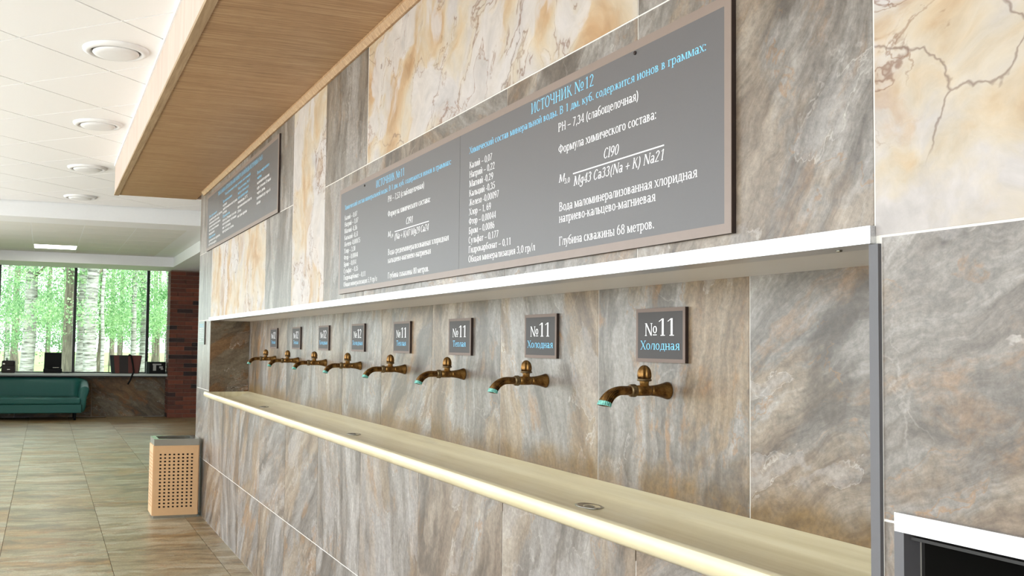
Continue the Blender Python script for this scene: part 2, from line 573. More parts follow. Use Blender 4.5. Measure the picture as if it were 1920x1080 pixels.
# row above the niche
wall_tile(XE, -6.40, ROWS[2], ROWS[3], streak=1.5, warm=.15)
wall_tile(-6.40, -4.21, ROWS[2], ROWS[3], 'onyx', streak=1.4, name='onyx_slab', seed=3.1)
wall_tile(-4.21, -3.50, ROWS[2], ROWS[3], warm=.15, streak=1.4)
wall_tile(-3.50, -2.80, ROWS[2], 2.90, 'onyx', streak=1.5, name='onyx_slab', seed=7.7)
for i in range(4):
    wall_tile(-2.80+i*P if i == 0 else jx(4-i), jx(3-i), ROWS[2], ROWS[3], warm=.5, streak=[1.4, 1.1, -.4, .9][i])
wall_tile(0, P, ROWS[2], ROWS[3], warm=.5, streak=1.0, seed=31.7)
wall_tile(P, P*3.5, ROWS[2], ROWS[3], 'onyx', streak=.2, name='onyx_slab', seed=2.5)
# top row
for a, b in ((XE, -6.4), (-6.4, -5.69), (-5.69, -4.98), (-4.98, -4.21), (-4.21, -3.50)):
    wall_tile(a, b, ROWS[3], 2.90, warm=.2, streak=1.5)
wall_tile(-2.80, -2.115, ROWS[3], 2.90, warm=.25, streak=1.45)
wall_tile(-2.11, 0, ROWS[3], 2.90, 'onyx', streak=.9, name='onyx_slab', seed=21.3)
for i in range(5): wall_tile(P*i, P*(i+1), ROWS[3], 2.90, warm=.3)
# right of the niche
wall_tile(.724, 1.42, 1.2182, ROWS[2], streak=.5, warm=.6, seed=5.2)
wall_tile(1.42, 2.13, 1.2182, ROWS[2]); wall_tile(2.13, 2.84, 1.2182, ROWS[2])
wall_tile(.724, .757, .62, 1.2182, streak=1.4); wall_tile(.724, .757, .02, .62, streak=1.4)
for i in range(3): wall_tile(.768+.61*i, .768+.61*(i+1), .0, .34)
for i in range(3):
    for z0, z1 in ((0, .62), (.62, 1.2182)): wall_tile(2.6+P*i, 2.6+P*(i+1), z0, z1)
for i in range(3): wall_tile(2.84+P*i, 2.84+P*(i+1), 1.2182, ROWS[2])
# niche back and ends
edges = [NL] + [-.015-P*k for k in range(8, -1, -1)] + [NR]
nst = [1.3, 1.0, 1.2, 1.5, 1.3, .9, 1.5, -1.2, 1.45, .5]
for k in range(len(edges)-1):
    o = wall_tile(edges[k], edges[k+1], 1.06, 1.69, y=DEP, streak=nst[k % len(nst)], warm=[.8, .6, .7, .5, .6, .8, .7, .9, .95, .6][k % 10])
    o['stain'] = .75
wall_tile(.0, DEP, 1.06, 1.69, 'parapet', axis='x', y=NL, streak=-.4, warm=.9, seed=17.0)  # darker brown stone paints in the shade on this end of the niche
wall_tile(.02, DEP, 1.06, 1.69, axis='x', y=NR-.0085, streak=.4, warm=.8)
# end face of the wall
for k in range(5):
    z0, z1 = ([0]+ROWS)[k], (ROWS+[ZC])[k]
    wall_tile(.001, .7, z0, z1, axis='x', y=XE-.0055)

# other walls
wl = MB()
wl.box(XF-.3, -14.0, FL-.25, FL, -.3, 3.4).box(-14.0, XR, FL-.25, FL, -.3, .06).box(-14.0, XR, FL-.25, FL, 3.06, 3.4)
for x in np.arange(-14.0, XR+.1, 1.825): wl.box(x-.04, x+.04, FL-.2, FL, .06, 3.06)
tag(wl.build('wall_left', MAT['white']), 'window wall on the left side of the hall', kind='structure')
tag(MB().box(XR, XR+.2, FL-.25, FRY, -.3, 3.4).build('wall_back', MAT['wallpaint']), 'plain wall behind the viewer', kind='structure')
tag(MB().box(XF-.3, XR, FRY, FRY+.2, -.3, 3.4).build('wall_side', MAT['wallpaint']), 'beige wall beyond the tiled one', kind='structure')
wf = MB().box(XF-.3, XF-.008, FL, FRY, -.3, .80).box(XF-.3, XF, FL, FRY, 2.95, 3.4).box(XF-.3, XF, 1.06, FRY, .8, 2.95)
wall_far = tag(wf.build('wall_far', MAT['wallpaint']), 'far wall under and above the windows', kind='structure')
for i in range(3):
    a = 1.0-1.42*(i+1)
    wall_tile(a, a+1.42, 0, .80, 'parapet', axis='x', y=XF-.0001, parent=wall_far, name='parapet_slab', streak=R.choice([.3, .5, -.3]), warm=.9, seed=4.4+i*3)

# floor
fl = MB().box(XF-.3, XR, FL, FRY, -.3, -.004)
floor = tag(fl.build('floor', MAT['floor_grout']), 'stone-tiled floor of the hall', kind='structure')
fy = [-.1424+P*k for k in range(-5, 6)]
TL = P*3
me = MB().box(-TL/2+.002, TL/2-.002, -P/2+.002, P/2-.002, -.004, 0).mesh('floor_tile'); me.materials.append(MAT['floor'])
for r, y0 in enumerate(fy):
    off = -6.31+(.95 if r % 2 == 0 else 0)
    kk = 0
    x = off-TL*6
    while x < XR-.1:
        if y0 < 3.3:
            o = link('floor_tile', me, None, floor, (x+TL/2, y0+P/2, 0))
            o['seed'] = R.uniform(0, 60); o['streak'] = 1.5708+R.uniform(-.25, .25); o['warm'] = R.uniform(.3, .95)
        x += TL

# ceiling with square tiles laid on the diagonal
ceil = tag(MB().box(-10.38, XR, FL, FRY, ZC+.012, 3.4).build('ceiling', MAT['grid']), 'white suspended ceiling of tiles laid diagonally', kind='structure')
S2 = P*math.sqrt(2)
CX0, CY0 = -3.167, -.9937
h = P/2-.005


def clip(poly, ax, lim, keep_less):
    out = []
    for i, a in enumerate(poly):
        b = poly[(i+1) % len(poly)]
        ia, ib = (a[ax] <= lim) == keep_less, (b[ax] <= lim) == keep_less
        if ia: out.append(a)
        if ia != ib:
            t = (lim-a[ax])/(b[ax]-a[ax])
            out.append((a[0]+t*(b[0]-a[0]), a[1]+t*(b[1]-a[1])))
    return out


d = h*math.sqrt(2)
full = MB().rings([[(d, 0, ZC), (0, d, ZC), (-d, 0, ZC), (0, -d, ZC)], [(d, 0, ZC+.012), (0, d, ZC+.012), (-d, 0, ZC+.012), (0, -d, ZC+.012)]], smooth=False).mesh('ceiling_tile')
full.materials.append(MAT['ceil'])
for a in range(-16, 16):
    for b in range(-16, 16):
        cx, cy = CX0-S2/2+(a+b)*S2/2, CY0+(a-b)*S2/2
        if cy < -3.4 or cy > 2.9 or cx > 4.0 or cx < -10.38-d or (cy > .3 and cx > -7.0): continue
        if cx-d < -10.37:
            poly = clip([(cx+d, cy), (cx, cy+d), (cx-d, cy), (cx, cy-d)], 0, -10.37, False)
            if len(poly) < 3: continue
            MB().rings([[(x, y, ZC) for x, y in poly], [(x, y, ZC+.012) for x, y in poly]], smooth=False).build('ceiling_tile', MAT['ceil'], ceil)
        else:
            link('ceiling_tile', full, None, ceil, (cx, cy, 0))
# beam and far ceiling
tag(MB().box(-10.98, -10.38, FL, FRY, 2.945, 3.4).build('trim_1', MAT['white']), 'white downstand beam across the ceiling', kind='structure')
ZT = 3.105
fc = tag(MB().box(XF-.3, -10.98, FL, FRY, ZT+.002, 3.4).build('ceiling_2', MAT['white']), 'tiled ceiling of the far sitting area', kind='structure')
me = MB().box(-P/2+.006, P/2-.006, -P/2+.006, P/2-.006, 0, .012).mesh('ceiling_panel'); me.materials.append(MAT['far_ceil'])
LAMP = (-16.0, -1.20)
for i in range(-2, 8):
    for j in range(-3, 4):
        x, y = LAMP[0]+P*i, LAMP[1]+P*j
        if y > .75 or x > -11.2 or x < -17.2 or (i, j) == (0, 0): continue
        link('ceiling_panel', me, None, fc, (x, y, ZT))
so = MB().box(XF, -17.15, FL, FRY, 2.925, ZT+.02).box(-17.15, -10.98, .95, FRY, 2.925, ZT+.02)
tag(so.build('trim_2', MAT['white']), 'dropped white border round the far ceiling', kind='structure')

# far windows
mull = [-3.59, -2.185, -.785, .615]
wn = empty('window_1', (XF, 0, 0)); tag(wn, 'wide dark-framed windows looking out on birch trees', kind='structure')
fm = MB().box(-.06, .02, FL, 1.06, .858, .880).box(-.06, .02, FL, 1.06, 2.93, 2.95)
fm.build('window_frame', MAT['frame'], wn)
for y in mull: MB().box(-.05, .03, y-.028, y+.028, .878, 2.935).build('mullion', MAT['frame'], wn)
ys = [FL]+mull+[1.06]
for a, b in zip(ys[:-1], ys[1:]):
    MB().box(-.022, -.016, a+.03, b-.03, .88, 2.93).build('pane', MAT['glass'], wn)
sl = tag(MB().box(XF-.02, -18.11, FL, 1.0, .814, .858).build('trim_3', MAT['sill']), 'window sill shelf', kind='structure')
MB().box(-18.13, -18.105, FL, 1.0, .792, .8135).build('sill_edge', MAT['frame'], sl)

# niche trims
tr = tag(MB().box(-6.42, .713, -.012, .002, 1.677, 1.707).build('trim_4', MAT['alu']), 'brushed metal ledge strip above the tap niche', kind='structure')
MB().box(NL, .704, .002, .062, 1.677, 1.681).build('ledge_return', MAT['alu'], tr)
MB().box(NL, .704, .062, DEP, 1.679, 1.684).build('niche_soffit', MAT['soffit'], tr)
MB().lathe([(.006, 0), (.0055, .003), (.0, .004)], 12, (0, 0, 0)).build('screw', MAT['steel'], tr, (.6, .03, 1.677), (math.pi, 0, 0))
tag(MB().box(.704, .7235, -.006, .03, .02, 1.676).build('trim_5', MAT['darktrim']), 'dark grey upright strip closing the niche', kind='structure')
tr6 = tag(MB().box(.758, 2.62, -.012, .002, 1.207, 1.237).build('trim_6', MAT['alu']), 'brushed metal ledge strip over the black recess', kind='structure')
tag(MB().box(.750, .769, -.004, .03, .34, 1.2068).build('trim_7', MAT['darktrim']), 'dark grey upright strip beside the black recess', kind='structure')
rc = MB().box(.770, 2.598, .355, .365, .352, 1.2).box(.770, .776, .032, .355, .352, 1.2).box(2.59, 2.598, .01, .355, .352, 1.2).box(.776, 2.59, .004, .355, .352, .36).box(.776, 2.59, .004, .355, 1.195, 1.2)
rp = rc.build('recess_panel', MAT['blackpanel'])
tag(rp, 'black lined recess under the metal strip beside the tap niche', 'recess')

# ------------------------------------------------------------------ wooden canopy
XK = -7.444
kan = empty('wood_canopy', (-2, -.4, 2.85)); tag(kan, 'long wooden ceiling canopy running along the top of the tiled wall', 'canopy')
ok = (2, .4, -2.85)
MB().box(XK, XR-.02, -.735, .0, 2.85, 2.87).build('underside_panel', MAT['veneer'], kan, ok)
MB().box(XK, XR-.02, -.752, -.734, 2.853, ZC-.001).build('fascia', MAT['fascia'], kan, ok)
MB().box(XK-.002, XR-.02, -.756, -.712, 2.843, 2.862).build('edge_strip', MAT['edge'], kan, ok)
MB().box(XK, XR-.02, -.762, -.752, ZC-.022, ZC-.001).build('ceiling_angle', MAT['white'], kan, ok)
MB().box(XK, XK+.02, -.734, .9, 2.853, ZC-.001).build('end_board', MAT['fascia'], kan, ok)
MB().prism_x([(-.001, 2.849), (-.030, 2.849), (-.030, 2.838), (-.012, 2.812), (-.001, 2.812)], -6.9, XR-.02).build('wall_batten', MAT['veneer'], kan, ok)

# ------------------------------------------------------------------ trough basin
bas = empty('trough_basin', (-2.85, .15, 1.0)); tag(bas, 'long cream trough basin along the bottom of the tap niche', 'basin')
top = [(-.030, 1.040), (-.036, 1.052), (-.036, 1.066), (-.030, 1.077), (-.020, 1.081), (-.006, 1.079), (.012, 1.070), (.045, 1.054), (.10, 1.040), (.17, 1.034), (.222, 1.038), (.250, 1.048), (.268, 1.053), (.275, 1.059), (.300, 1.066), (.334, 1.083)]
prof = top+[(.334, 1.002), (-.02, 1.002+.03)]
mb = MB()
xs = [-6.44, -6.40, -6.395]
mb.rings([[(x, y, z) for y, z in prof] for x in (-6.44, -6.402)], smooth=True)
mb = MB().rings([[(x, y, z) for y, z in prof] for x in (-6.395, -3, .7)], smooth=True)
o = mb.build('trough', MAT['cream'], bas, (2.85, -.15, -1.0))
m = o.modifiers.new('edge', 'EDGE_SPLIT'); m.split_angle = math.radians(35)
lipp = [p for p in top[:7]]+[(.012, 1.04)]
MB().rings([[(x, y, z) for y, z in lipp] for x in (-6.45, -6.396)], smooth=True).build('lip_end', MAT['cream'], bas, (2.85, -.15, -1.0))
MB().prism_x([(.0, 1.079), (.334, 1.083), (.334, 1.02), (.0, 1.02)], -6.397, -6.37).build('end_rim', MAT['cream'], bas, (2.85, -.15, -1.0))
for x in (-.53, -2.85, -5.05):
    o = MB().lathe([(.034, 0), (.036, .003), (.030, .005), (.026, .002), (.014, .000), (.012, .004), (.0, .005)], 24, sx=1.6).build('drain', MAT['steel'], bas, (x+2.85, .19-.15, .0345))

# ------------------------------------------------------------------ lettering
dg = None


# a small serif alphabet drawn with strokes: v stem, h thin bar, d diagonal, o elliptical arc, t dot
XH = .48
LOW = {
 'а': (.45, [('v', .34, 0, .33, 1, 0), ('o', .205, .33, .18, .16, 0, 150), ('o', .19, .14, .155, .15, 0, 360)]),
 'б': (.47, [('o', .23, .2, .195, .21, 0, 360), ('o', .27, .40, .235, .28, 85, 190), ('h', .24, .42, .685)]),
 'в': (.43, [('v', .1, 0, .48, 1, 1), ('o', .17, .365, .155, .125, -90, 90), ('o', .18, .13, .19, .14, -90, 90)]),
 'г': (.37, [('v', .1, 0, .48, 1, 1), ('h', .1, .34, .46), ('d', .33, .36, .345, .48, .03)]),
 'д': (.50, [('d', .12, .02, .20, .47, .05), ('v', .37, 0, .48, 0, 1), ('h', .16, .4, .46), ('h', .02, .48, .02), ('d', .035, -.13, .035, .03, .045), ('d', .465, -.13, .465, .03, .045)]),
 'е': (.43, [('o', .215, .24, .19, .25, 0, 318), ('h', .06, .38, .26)]),
 'ж': (.62, [('v', .31, 0, .48, 1, 1), ('d', .05, 0, .26, .27, .08), ('d', .08, .48, .28, .22, .045), ('d', .57, 0, .36, .27, .08), ('d', .54, .48, .34, .22, .045)]),
 'з': (.37, [('o', .16, .36, .145, .125, -90, 150), ('o', .16, .13, .17, .14, -150, 90)]),
 'и': (.51, [('v', .1, 0, .48, 1, 1), ('v', .41, 0, .48, 1, 1), ('d', .13, .06, .38, .42, .05)]),
 'й': (.51, [('v', .1, 0, .48, 1, 1), ('v', .41, 0, .48, 1, 1), ('d', .13, .06, .38, .42, .05), ('o', .255, .67, .1, .10, 180, 360)]),
 'к': (.46, [('v', .1, 0, .48, 1, 1), ('d', .15, .23, .36, .47, .05), ('d', .41, 0, .2, .28, .09, 1, 0)]),
 'л': (.49, [('d', .06, 0, .18, .46, .05), ('v', .39, 0, .48, 1, 1), ('h', .15, .4, .46)]),
 'м': (.64, [('v', .1, 0, .48, 1, 1), ('v', .54, 0, .48, 1, 1), ('d', .32, .02, .13, .47, .085), ('d', .32, .02, .51, .47, .045)]),
 'н': (.51, [('v', .1, 0, .48, 1, 1), ('v', .41, 0, .48, 1, 1), ('h', .1, .41, .25)]),
 'о': (.47, [('o', .235, .24, .205, .25, 0, 360)]),
 'п': (.51, [('v', .1, 0, .48, 1, 1), ('v', .41, 0, .48, 1, 1), ('h', .1, .41, .46)]),
 'р': (.49, [('v', .1, -.2, .48, 1, 1), ('o', .25, .24, .2, .25, 0, 360)]),
 'с': (.41, [('o', .215, .24, .19, .25, 42, 318)]),
 'т': (.42, [('v', .21, 0, .48, 1, 0), ('h', .03, .39, .46), ('d', .045, .36, .035, .48, .03), ('d', .375, .36, .385, .48, .03)]),
 'у': (.44, [('d', .24, .04, .08, .48, .09, 0, 1), ('d', .16, -.17, .37, .48, .045, 0, 1), ('t', .12, -.16, .045)]),
 'ф': (.64, [('v', .32, -.2, .70, 1, 1), ('o', .2, .24, .165, .25, 0, 360), ('o', .44, .24, .165, .25, 0, 360)]),
 'х': (.44, [('d', .38, 0, .07, .48, .09, 1, 1), ('d', .06, 0, .38, .48, .045, 1, 1)]),
 'ц': (.53, [('v', .1, 0, .48, 0, 1), ('v', .39, 0, .48, 0, 1), ('h', .06, .49, .022), ('d', .48, -.13, .48, .04, .045)]),
 'ч': (.48, [('v', .38, 0, .48, 1, 1), ('v', .1, .32, .48, 0, 1), ('o', .22, .33, .165, .14, 180, 275), ('h', .22, .38, .21)]),
 'ш': (.69, [('v', .1, 0, .48, 0, 1), ('v', .345, 0, .48, 0, 1), ('v', .59, 0, .48, 0, 1), ('h', .06, .63, .022)]),
 'щ': (.72, [('v', .1, 0, .48, 0, 1), ('v', .345, 0, .48, 0, 1), ('v', .59, 0, .48, 0, 1), ('h', .06, .68, .022), ('d', .67, -.13, .67, .04, .045)]),
 'ь': (.42, [('v', .1, 0, .48, 0, 1), ('o', .18, .14, .19, .15, -90, 90), ('h', .06, .18, .012), ('h', .1, .18, .27)]),
 'ы': (.62, [('v', .1, 0, .48, 0, 1), ('o', .18, .14, .19, .15, -90, 90), ('h', .06, .18, .012), ('h', .1, .18, .27), ('v', .52, 0, .48, 1, 1)]),
 'э': (.42, [('o', .19, .24, .19, .25, -138, 138), ('h', .15, .36, .25)]),
 'ю': (.66, [('v', .1, 0, .48, 1, 1), ('h', .1, .26, .25), ('o', .43, .24, .19, .25, 0, 360)]),
 'я': (.47, [('v', .37, 0, .48, 1, 1), ('o', .26, .345, .175, .14, 90, 270), ('h', .25, .37, .465), ('h', .25, .37, .22), ('d', .07, 0, .27, .24, .08, 1, 0)]),
 'a': (.45, [('v', .34, 0, .33, 1, 0), ('o', .205, .33, .18, .16, 0, 150), ('o', .19, .14, .155, .15, 0, 360)]),
 'g': (.46, [('o', .22, .28, .17, .2, 0, 360), ('v', .36, -.05, .48, 0, 1), ('o', .21, -.05, .195, .16, 190, 360)]),
 'l': (.22, [('v', .11, 0, .72, 1, 1)]),
}
UPR = {
 'А': (.70, [('d', .08, 0, .34, .70, .045, 1, 0), ('d', .62, 0, .34, .70, .10, 1, 0), ('h', .18, .52, .23)]),
 'Б': (.58, [('v', .12, 0, .70, 1, 1), ('h', .1, .5, .68), ('o', .24, .2, .28, .21, -90, 90), ('h', .1, .25, .395), ('h', .1, .25, .02)]),
 'В': (.60, [('v', .12, 0, .70, 1, 1), ('o', .24, .53, .23, .18, -90, 90), ('o', .25, .19, .28, .2, -90, 90), ('h', .1, .25, .68), ('h', .1, .25, .37), ('h', .1, .25, .02)]),
 'Е': (.56, [('v', .12, 0, .70, 1, 1), ('h', .1, .48, .68), ('h', .1, .42, .37), ('h', .1, .5, .02)]),
 'Р': (.55, [('v', .12, 0, .70, 1, 1), ('o', .24, .51, .26, .2, -90, 90), ('h', .1, .25, .68), ('h', .1, .25, .33)]),
 'У': (.64, [('d', .36, .2, .1, .70, .10, 0, 1), ('d', .2, -.02, .55, .70, .045, 0, 1), ('t', .18, .03, .05)]),
 'Ф': (.78, [('v', .39, 0, .70, 1, 1), ('o', .39, .36, .34, .25, 0, 360)]),
 'N': (.72, [('d', .12, 0, .12, .70, .05, 1, 1), ('d', .6, 0, .6, .70, .05, 0, 1), ('d', .58, .02, .14, .69, .11)]),
 'J': (.4, [('v', .2, 0, .7, 1, 1)]),
 '0': (.5, [('o', .25, .34, .21, .355, 0, 360)]),
 '1': (.5, [('v', .27, 0, .69, 1, 0), ('d', .1, .57, .26, .69, .05)]),
 '2': (.5, [('o', .235, .5, .19, .2, 0, 165), ('d', .08, .02, .385, .5, .075), ('h', .05, .44, .025)]),
 '3': (.5, [('o', .22, .52, .18, .175, -80, 160), ('o', .21, .2, .22, .21, -155, 88)]),
 '4': (.5, [('v', .35, 0, .69, 1, 0), ('d', .06, .2, .34, .69, .045), ('h', .04, .46, .19)]),
 '5': (.5, [('d', .1, .36, .13, .68, .045), ('h', .11, .42, .665), ('o', .2, .215, .23, .225, -155, 100)]),
 '6': (.5, [('o', .25, .215, .205, .225, 0, 360), ('o', .36, .25, .315, .46, 95, 180)]),
 '7': (.5, [('h', .06, .45, .665), ('d', .16, 0, .42, .67, .075)]),
 '8': (.5, [('o', .25, .52, .175, .175, 0, 360), ('o', .25, .19, .21, .2, 0, 360)]),
 '9': (.5, [('o', .25, .475, .205, .225, 0, 360), ('o', .14, .44, .315, .46, -85, 0)]),
 '–': (.52, [('h', .03, .49, .25)]), '-': (.30, [('h', .03, .27, .22)]), ',': (.22, [('t', .1, .04, .055), ('d', .06, -.12, .12, .04, .04)]), '.': (.22, [('t', .1, .045, .055)]),
 ':': (.24, [('t', .11, .045, .055), ('t', .11, .4, .055)]), '(': (.32, [('o', .36, .27, .28, .48, 115, 245)]), ')': (.32, [('o', -.04, .27, .28, .48, -65, 65)]),
 '/': (.34, [('d', .02, -.06, .32, .74, .05)]), '+': (.54, [('h', .05, .49, .28), ('d', .27, .06, .27, .5, .045)]), '°': (.3, [('o', .15, .58, .1, .11, 0, 360)]),
 '№': (1.12, [('d', .12, 0, .12, .70, .05, 1, 1), ('d', .58, 0, .58, .70, .05, 0, 1), ('d', .56, .02, .14, .69, .11), ('o', .86, .34, .17, .2, 0, 360), ('h', .70, 1.02, .05)]),
}
TALL = {'И': 'и', 'Й': 'й', 'Н': 'н', 'H': 'н', 'К': 'к', 'K': 'к', 'Т': 'т', 'М': 'м', 'M': 'м', 'П': 'п', 'Л': 'л', 'Д': 'д', 'Г': 'г', 'Х': 'х', 'О': 'о', 'С': 'с', 'C': 'с', 'Ж': 'ж', 'Ч': 'ч', 'З': 'з', 'Я': 'я', 'Ю': 'ю', 'Ь': 'ь', 'Ы': 'ы', 'Ц': 'ц'}
for a, b in (('P', 'Р'), ('B', 'В'), ('E', 'Е')): UPR[a] = UPR[b]
LOW['ё'] = (LOW['е'][0], LOW['е'][1]+[('t', .14, .62, .045), ('t', .29, .62, .045)])
TK, TN = .088, .042


def _scaled(pr, kx, ky):
    q = list(pr)
    if q[0] == 'v': q[1] *= kx; q[2] *= ky; q[3] *= ky
    elif q[0] == 'h': q[1] *= kx; q[2] *= kx; q[3] *= ky
    elif q[0] == 'd': q[1] *= kx; q[2] *= ky; q[3] *= kx; q[4] *= ky
    elif q[0] == 'o': q[1] *= kx; q[2] *= ky; q[3] *= kx; q[4] *= ky
    else: q[1] *= kx; q[2] *= ky
    return tuple(q)


_gl = {}


def glyph(ch):
    """polygons of one character and its advance"""
    if ch in _gl: return _gl[ch]
    if ch in LOW: adv, pr = LOW[ch]
    elif ch in UPR: adv, pr = UPR[ch]
    else:
        adv, pr = LOW[TALL[ch]]
        adv, pr = adv*1.32, [_scaled(p, 1.32, .70/.48) for p in pr]
    polys = []
    rect = lambda x0, x1, y0, y1: polys.append([(x0, y0), (x1, y0), (x1, y1), (x0, y1)])
    for p in pr:
        if p[0] == 'v':
            _, x, y0, y1, sb, st = p
            rect(x-TK/2, x+TK/2, y0, y1)
            if sb: rect(x-.10, x+.10, y0, y0+.03)
            if st: rect(x-.11, x+TK/2, y1-.03, y1)
        elif p[0] == 'h': rect(p[1], p[2], p[3]-TN/2, p[3]+TN/2)
        elif p[0] == 'd':
            _, x0, y0, x1, y1, w = p[:6]
            polys.append([(x0-w/2, y0), (x0+w/2, y0), (x1+w/2, y1), (x1-w/2, y1)])
            if len(p) > 6:
                if p[6]: rect(x0-.085, x0+.085, y0, y0+.028)
                if p[7]: rect(x1-.085, x1+.085, y1-.028, y1)
        elif p[0] == 'o':
            _, cx, cy, rx, ry, a0, a1 = p
            n = max(5, int(abs(a1-a0)/18))
            for i in range(n):
                q = []
                for a, o in ((a0+(a1-a0)*i/n, 0), (a0+(a1-a0)*(i+1)/n, 0), (a0+(a1-a0)*(i+1)/n, 1), (a0+(a1-a0)*i/n, 1)):
                    a = math.radians(a)
                    ex, ey = (rx-TK, ry-TN) if o else (rx, ry)
                    q.append((cx+max(ex, .01)*math.cos(a), cy+max(ey, .01)*math.sin(a)))
                polys.append((q, i))
        else:
            polys.append([(p[1]+p[3]*math.cos(k*math.pi/4), p[2]+p[3]*math.sin(k*math.pi/4)) for k in range(8)])
    _gl[ch] = (polys, adv)
    return _gl[ch]


def glyph_mesh(txt, shear=0.0):
    V, F, pen = [], [], 0.0
    for ch in txt:
        if ch == ' ':
            pen += .25
            continue
        polys, adv = glyph(ch)
        lay = 0
        for q in polys:
            if isinstance(q, tuple):
                q, i = q
                if i == 0: lay += 1
            else: lay += 1
            n = len(V)
            V += [(x+pen, y, lay) for x, y in q]
            F.append(tuple(range(n, n+len(q))))
        pen += adv
    V = np.array(V)
    if shear: V[:, 0] += shear*V[:, 1]
    return V, F


CAPH = .70


def lettering(parent, txt, x0, x1, zb, cap, mat, off, shear=0.0, y=-.0006, name='lettering'):
    """lay text on a face in the local xz plane, from x0 to x1, baseline zb, capital height cap"""
    V, F = glyph_mesh(txt, shear)
    mn, mxx = V[:, 0].min(), V[:, 0].max()
    sx = (x1-x0)/(mxx-mn)
    X = x0+(V[:, 0]-mn)*sx
    Z = zb+V[:, 1]*cap/CAPH
    me = bpy.data.meshes.new(name)
    me.from_pydata([(a-off[0], y-off[1]-.00003*c, b-off[2]) for a, b, c in zip(X, Z, V[:, 2])], [], F)
    me.materials.append(MAT[mat])
    me.update()
    return tag(link(name, me, None, parent), kind='stuff')


def board(name, x0, x1, z0, z1, y, label, cat, bw, group=None, th=.012, split=None, face='signface', border='taupe'):
    e = empty(name, ((x0+x1)/2, y, z0)); tag(e, label, cat, group)
    o = (-(x0+x1)/2, -y, -z0)
    MB().box(x0, x1, y-th+.0015, y-.0003, z0, z1).build('backing', MAT['signedge'], e, o)
    MB().box(x0, x1, y-th, y-th+.0015, z0, z0+bw).box(x0, x1, y-th, y-th+.0015, z1-bw, z1).box(x0, x0+bw, y-th, y-th+.0015, z0+bw, z1-bw).box(x1-bw, x1, y-th, y-th+.0015, z0+bw, z1-bw).build('border', MAT[border], e, o)
    xs = [x0+bw]+(split or [])+[x1-bw]
    for a, b in zip(xs[:-1], xs[1:]):
        MB().box(a+(.0008 if a != xs[0] else 0), b-(.0008 if b != xs[-1] else 0), y-th+.0002, y-th+.0015, z0+bw, z1-bw).build('face_panel', MAT[face], e, o)
    return e, ((x0+x1)/2, 0, z0), y-th


# big sign
BX0, BX1, BZ0, BZ1 = -2.487, .357, 1.731, 2.225
sg, so_, yf = board('information_board', BX0, BX1, BZ0, BZ1, -.0005, 'large grey board of mineral water compositions for two springs, with chemical formulas', 'sign', .0215, split=[-1.042])
OFF = (so_[0], 0, so_[2])
T = lambda txt, x0, x1, zb, cap, mat='txt_w', **k: lettering(sg, txt, x0, x1, zb, cap, mat, OFF, y=-.0122, **k)


def ion_list(items, x0, ztop, dz, cap, w):
    for i, (s, ww) in enumerate(items):
        T(s, x0, x0+ww*w, ztop-dz*i, cap)


# right half
T('ИСТОЧНИК №12', -.524, -.180, 2.165, .031, 'txt_b')
T('Химический состав минеральной воды. В 1 дм. куб. содержится ионов в граммах:', -.963, .276, 2.128, .0215, 'txt_b')
L12 = [('Калий – 0,07', .173), ('Натрий – 0,22', .193), ('Магний -0,29', .182), ('Кальций -0,35', .196), ('Железо -0,00097', .225), ('Хлор – 1, 69', .168), ('Фтор – 0,00044', .205), ('Бром – 0,0086', .195), ('Сульфат – 0,177', .225), ('Гидрокарбонат – 0,11', .31), ('Общая минерализация 3,0 гр/л', .468)]
ion_list(L12, -.960, 2.079, .031, .0215, 1)
T('PH – 7,34 (слабощелочная)', -.363, .022, 2.081, .0235)
T('Формула химического состава:', -.360, .095, 2.0205, .0235)
T('Cl90', -.128, -.060, 1.967, .025, shear=.22)
T('M', -.358, -.324, 1.941, .021, shear=.22)
T('3,0', -.327, -.298, 1.934, .014)
T('Mg43 Ca33(Na + K) Na21', -.278, .126, 1.9205, .025, shear=.22)
MB().box(-.281-so_[0], .126-so_[0], -.0123, -.0117, 1.952-so_[2], 1.955-so_[2]).build('fraction_line', MAT['txt_w'], sg)
T('Вода маломинерализованная хлоридная', -.355, .247, 1.8625, .0235)
T('натриево-кальцево-магниевая', -.355, .094, 1.8315, .0235)
T('Глубина скважины 68 метров.', -.354, .088, 1.7695, .0235)
# left half
T('ИСТОЧНИК №11', -1.942, -1.595, 2.158, .031, 'txt_b')
T('Химический состав минеральной воды. В 1 дм. куб. содержится ионов в граммах:', -2.402, -1.120, 2.121, .0215, 'txt_b')
L11 = [('Калий – 0,07', .193), ('Натрий – 1,07', .21), ('Магний -0,36', .195), ('Кальций -0,51', .21), ('Железо -0,00075', .245), ('Хлор – 3,38', .175), ('Фтор – 0,00044', .215), ('Бром – 0,014', .19), ('Сульфат – 0,35', .22), ('Гидрокарбонат – 0,11', .33), ('Общая минерализация 5,9 гр/л', .49)]
ion_list(L11, -2.400, 2.0725, .031, .0215, 1)
T('PH – 7,53 (слабощелочная)', -1.783, -1.376, 2.077, .0235)
T('Формула химического состава:', -1.781, -1.312, 2.016, .0235)
T('Cl91', -1.562, -1.490, 1.9615, .025, shear=.22)
T('M', -1.777, -1.742, 1.9335, .021, shear=.22)
T('5,9', -1.746, -1.714, 1.9265, .014)
T('(Na + K)47 Mg29 Ca24', -1.692, -1.323, 1.914, .025, shear=.22)
MB().box(-1.694-so_[0], -1.323-so_[0], -.0123, -.0117, 1.945-so_[2], 1.948-so_[2]).build('fraction_line', MAT['txt_w'], sg)
T('Вода среднеминерализованная хлоридная', -1.773, -1.131, 1.859, .0235)
T('кальциево-магниево-натриевая', -1.772, -1.298, 1.8265, .0235)
T('Глубина скважины 80 метров.', -1.769, -1.316, 1.764, .0235)
